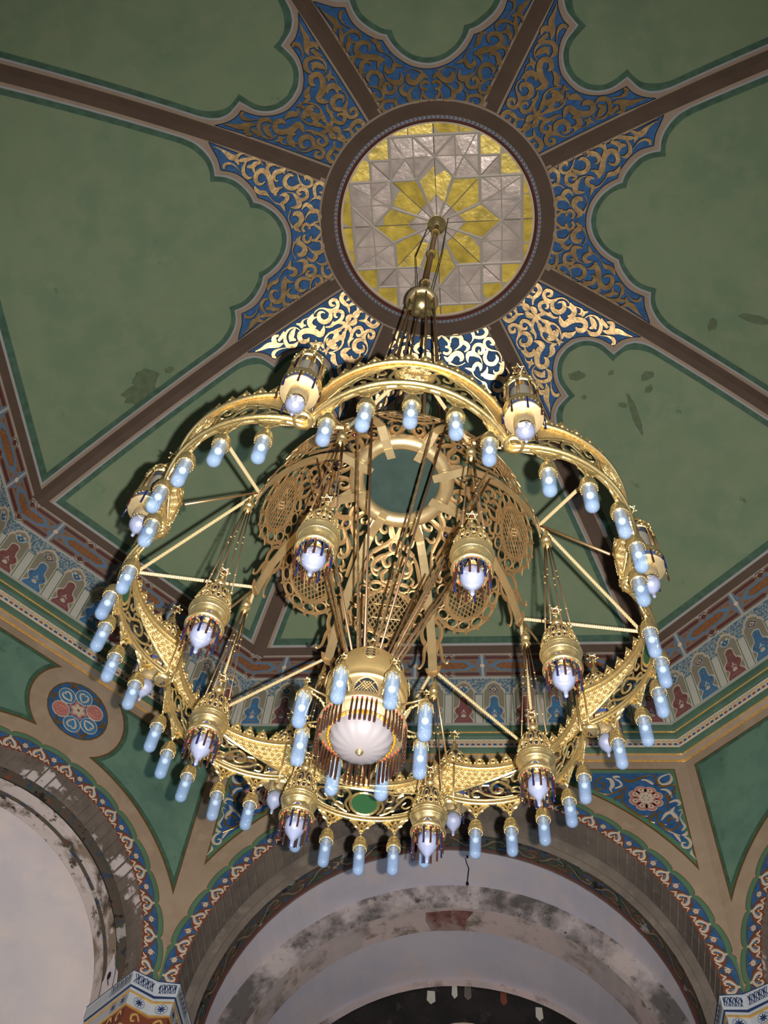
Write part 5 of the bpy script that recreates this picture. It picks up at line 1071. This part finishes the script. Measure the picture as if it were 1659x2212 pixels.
for i in range(8):
    az = 193.2 - 45 * i; o = base if i == 0 else dup(base, bk_); p = pol(az, 1.084, 0); o.location = (CX + p.x, CY + p.y, 0); o.rotation_euler[2] = radians(7 * i)
    o['label'] = 'brass lantern with onion shade hung from the %s point of the crown' % POSN[i].replace('near ', '')
# ---- outer lanterns at the corners of the ring
def outer():
    t = empty('corner_lantern', 'x', 'lantern', 'lanterns at the corners of the chandelier ring')
    b = MB()
    for o_ in (0, pi): b.tube([(.040 * sin(o_ + 2 * pi * j / 3), .040 * cos(o_ + 2 * pi * j / 3), 7.50) for j in range(3)], .0055, m_brass, 4, closed=True)
    for j in range(6): b.sphere((.040 * sin(j * pi / 3), .040 * cos(j * pi / 3), 7.50), .008, m_brass, 6, 4)
    b.sphere((0, 0, 7.50), .010, m_gemr, 8, 6); b.lathe([(.006, 7.50), (.006, 7.42), (.014, 7.41), (.006, 7.40), (.008, 7.385), (.026, 7.37), (.028, 7.35), (.012, 7.325), (.016, 7.31), (.034, 7.29)], m_brass, 14); b.obj('star_finial', t)
    b = MB(); b.lathe([(.03, 7.285), (.058, 7.27), (.078, 7.24), (.088, 7.20), (.09, 7.17)], m_shadowline, 24)  # dark lining painted as the shade inside the dome
    def FD(u, s, h): r = .095 * cos(s) ** .8 + h; return (r * cos(u), r * sin(u), 7.165 + .13 * sin(s))
    for k in range(10):
        a = k * pi / 5
        b.stroke([(a - .28, .02, .12), (a - .10, .35, .12), (a + .02, .62, .14), (a + .2, 1.0, .16)], FD, .007, m_cast, .001, 3); b.stroke([(a + .28, .02, .12), (a + .10, .35, .12), (a - .02, .62, .14), (a - .2, 1.0, .16)], FD, .007, m_cast, .001, 3)
        b.sphere(FD(a, .30, .004), .010, m_cast, 6, 4); b.sphere((.10 * cos(a), .10 * sin(a), 7.158), .011, m_cast, 6, 4)
    b.obj('pierced_dome', t)
    b = MB(); b.lathe([(.094, 7.172), (.104, 7.165), (.104, 7.15), (.096, 7.142), (.090, 7.14)], m_brass, 28); b.obj('upper_ring', t)
    for k in range(8):
        a = k * pi / 4 + .39; b = MB(); b.tube([(.094 * cos(a), .094 * sin(a), 7.14), (.100 * cos(a), .100 * sin(a), 6.90)], .0095, m_rod, 7)
        b.sphere((.095 * cos(a), .095 * sin(a), 7.135), .014, m_brass, 7, 5); b.sphere((.100 * cos(a), .100 * sin(a), 6.905), .014, m_brass, 7, 5); b.obj('column', t)
    b = MB(); b.lathe([(.068, 7.12), (.068, 6.92)], m_cyl, 24); b.obj('glass_cylinder', t)
    b = MB(); b.lathe([(.088, 6.905), (.108, 6.90), (.116, 6.885), (.117, 6.865), (.108, 6.855), (.112, 6.845), (.108, 6.835)], m_brass, 36)
    for i in range(30): b.sphere((.112 * cos(i * pi / 15), .112 * sin(i * pi / 15), 6.838), .006, m_brass, 5, 3)
    b.obj('lower_ring', t)
    b = MB(); b.lathe([(.108, 6.84), (.108, 6.80)], m_bluegl, 30); b.obj('glass_band', t)
    b = MB()
    for k in range(6):
        a = k * pi / 3; FC = lambda u, z, h, a=a: ((.109 + h) * cos(a + u / .109), (.109 + h) * sin(a + u / .109), z)
        b.fill([(-.056, 6.845), (-.056, 6.79), (-.040, 6.812), (0, 6.838), (.040, 6.812), (.056, 6.79), (.056, 6.845)], FC, .0, m_brass, 0)
    b.obj('arcade_collar', t)
    b = MB(); b.lathe([(.110, 6.800), (.113, 6.790), (.113, 6.782), (.108, 6.779), (.058, 6.779)], m_flat, 40); b.obj('plate', t)
    b = MB(); b.lathe([(.060, 6.780), (.060, 6.70), (.052, 6.69), (.048, 6.672)], m_flat, 28)
    for i in range(16): b.sphere((.053 * cos(i * pi / 8), .053 * sin(i * pi / 8), 6.672), .005, m_brass, 5, 3)
    b.obj('socket', t)
    rb_ = MB(); rb_.lathe([(.005, 0), (.006, -.008), (.006, -.14), (.0005, -.145)], m_brownrod, 7); rbm = rb_.mesh('glass_rod')
    rc_ = MB(); rc_.lathe([(.005, 0), (.006, -.008), (.006, -.14), (.0005, -.145)], m_bluerod, 7); rcm = rc_.mesh('glass_rod')
    for k in range(8):
        a = k * pi / 4; r = child('glass_rod', rcm if k % 2 else rbm, t); r.location = (.118 * cos(a), .118 * sin(a), 6.83)
    onion(6.625, .056, m_opalw).obj('glass_shade', t)
    b = MB(); b.sphere((0, 0, 6.63), .022, m_bulb, 12, 8); b.obj('bulb', t)
    return t
base = outer(); bk_ = kids_of(base)
for i in range(8):
    az = 193.2 - 45 * i; o = base if i == 0 else dup(base, bk_); p = pol(az, 1.665, 0); o.location = (CX + p.x, CY + p.y, 0); o.rotation_euler[2] = -radians(az) + .39
    o['label'] = 'brass cage lantern with round plate at the %s corner of the ring' % POSN[i]
# a loose wire hanging from the vault behind the far arch
lw = MB(); p0 = Vector((.2, 7.95, 11.72)); lw.tube([p0, p0 + Vector((.02, .1, -.02)), p0 + Vector((.05, .0, -.18)), p0 + Vector((.03, 0, -.42))], .008, m_black, 5); lw.sphere(p0 + Vector((.03, 0, -.45)), .022, m_black, 7, 5, 1.6); lw.box(p0 + Vector((.03, 0, .04)), (.03, .03, .06), m_black)
lo = lw.obj('loose_wire'); lo['label'] = 'short black wire hanging from the white vault behind the far arch'; lo['category'] = 'wire'
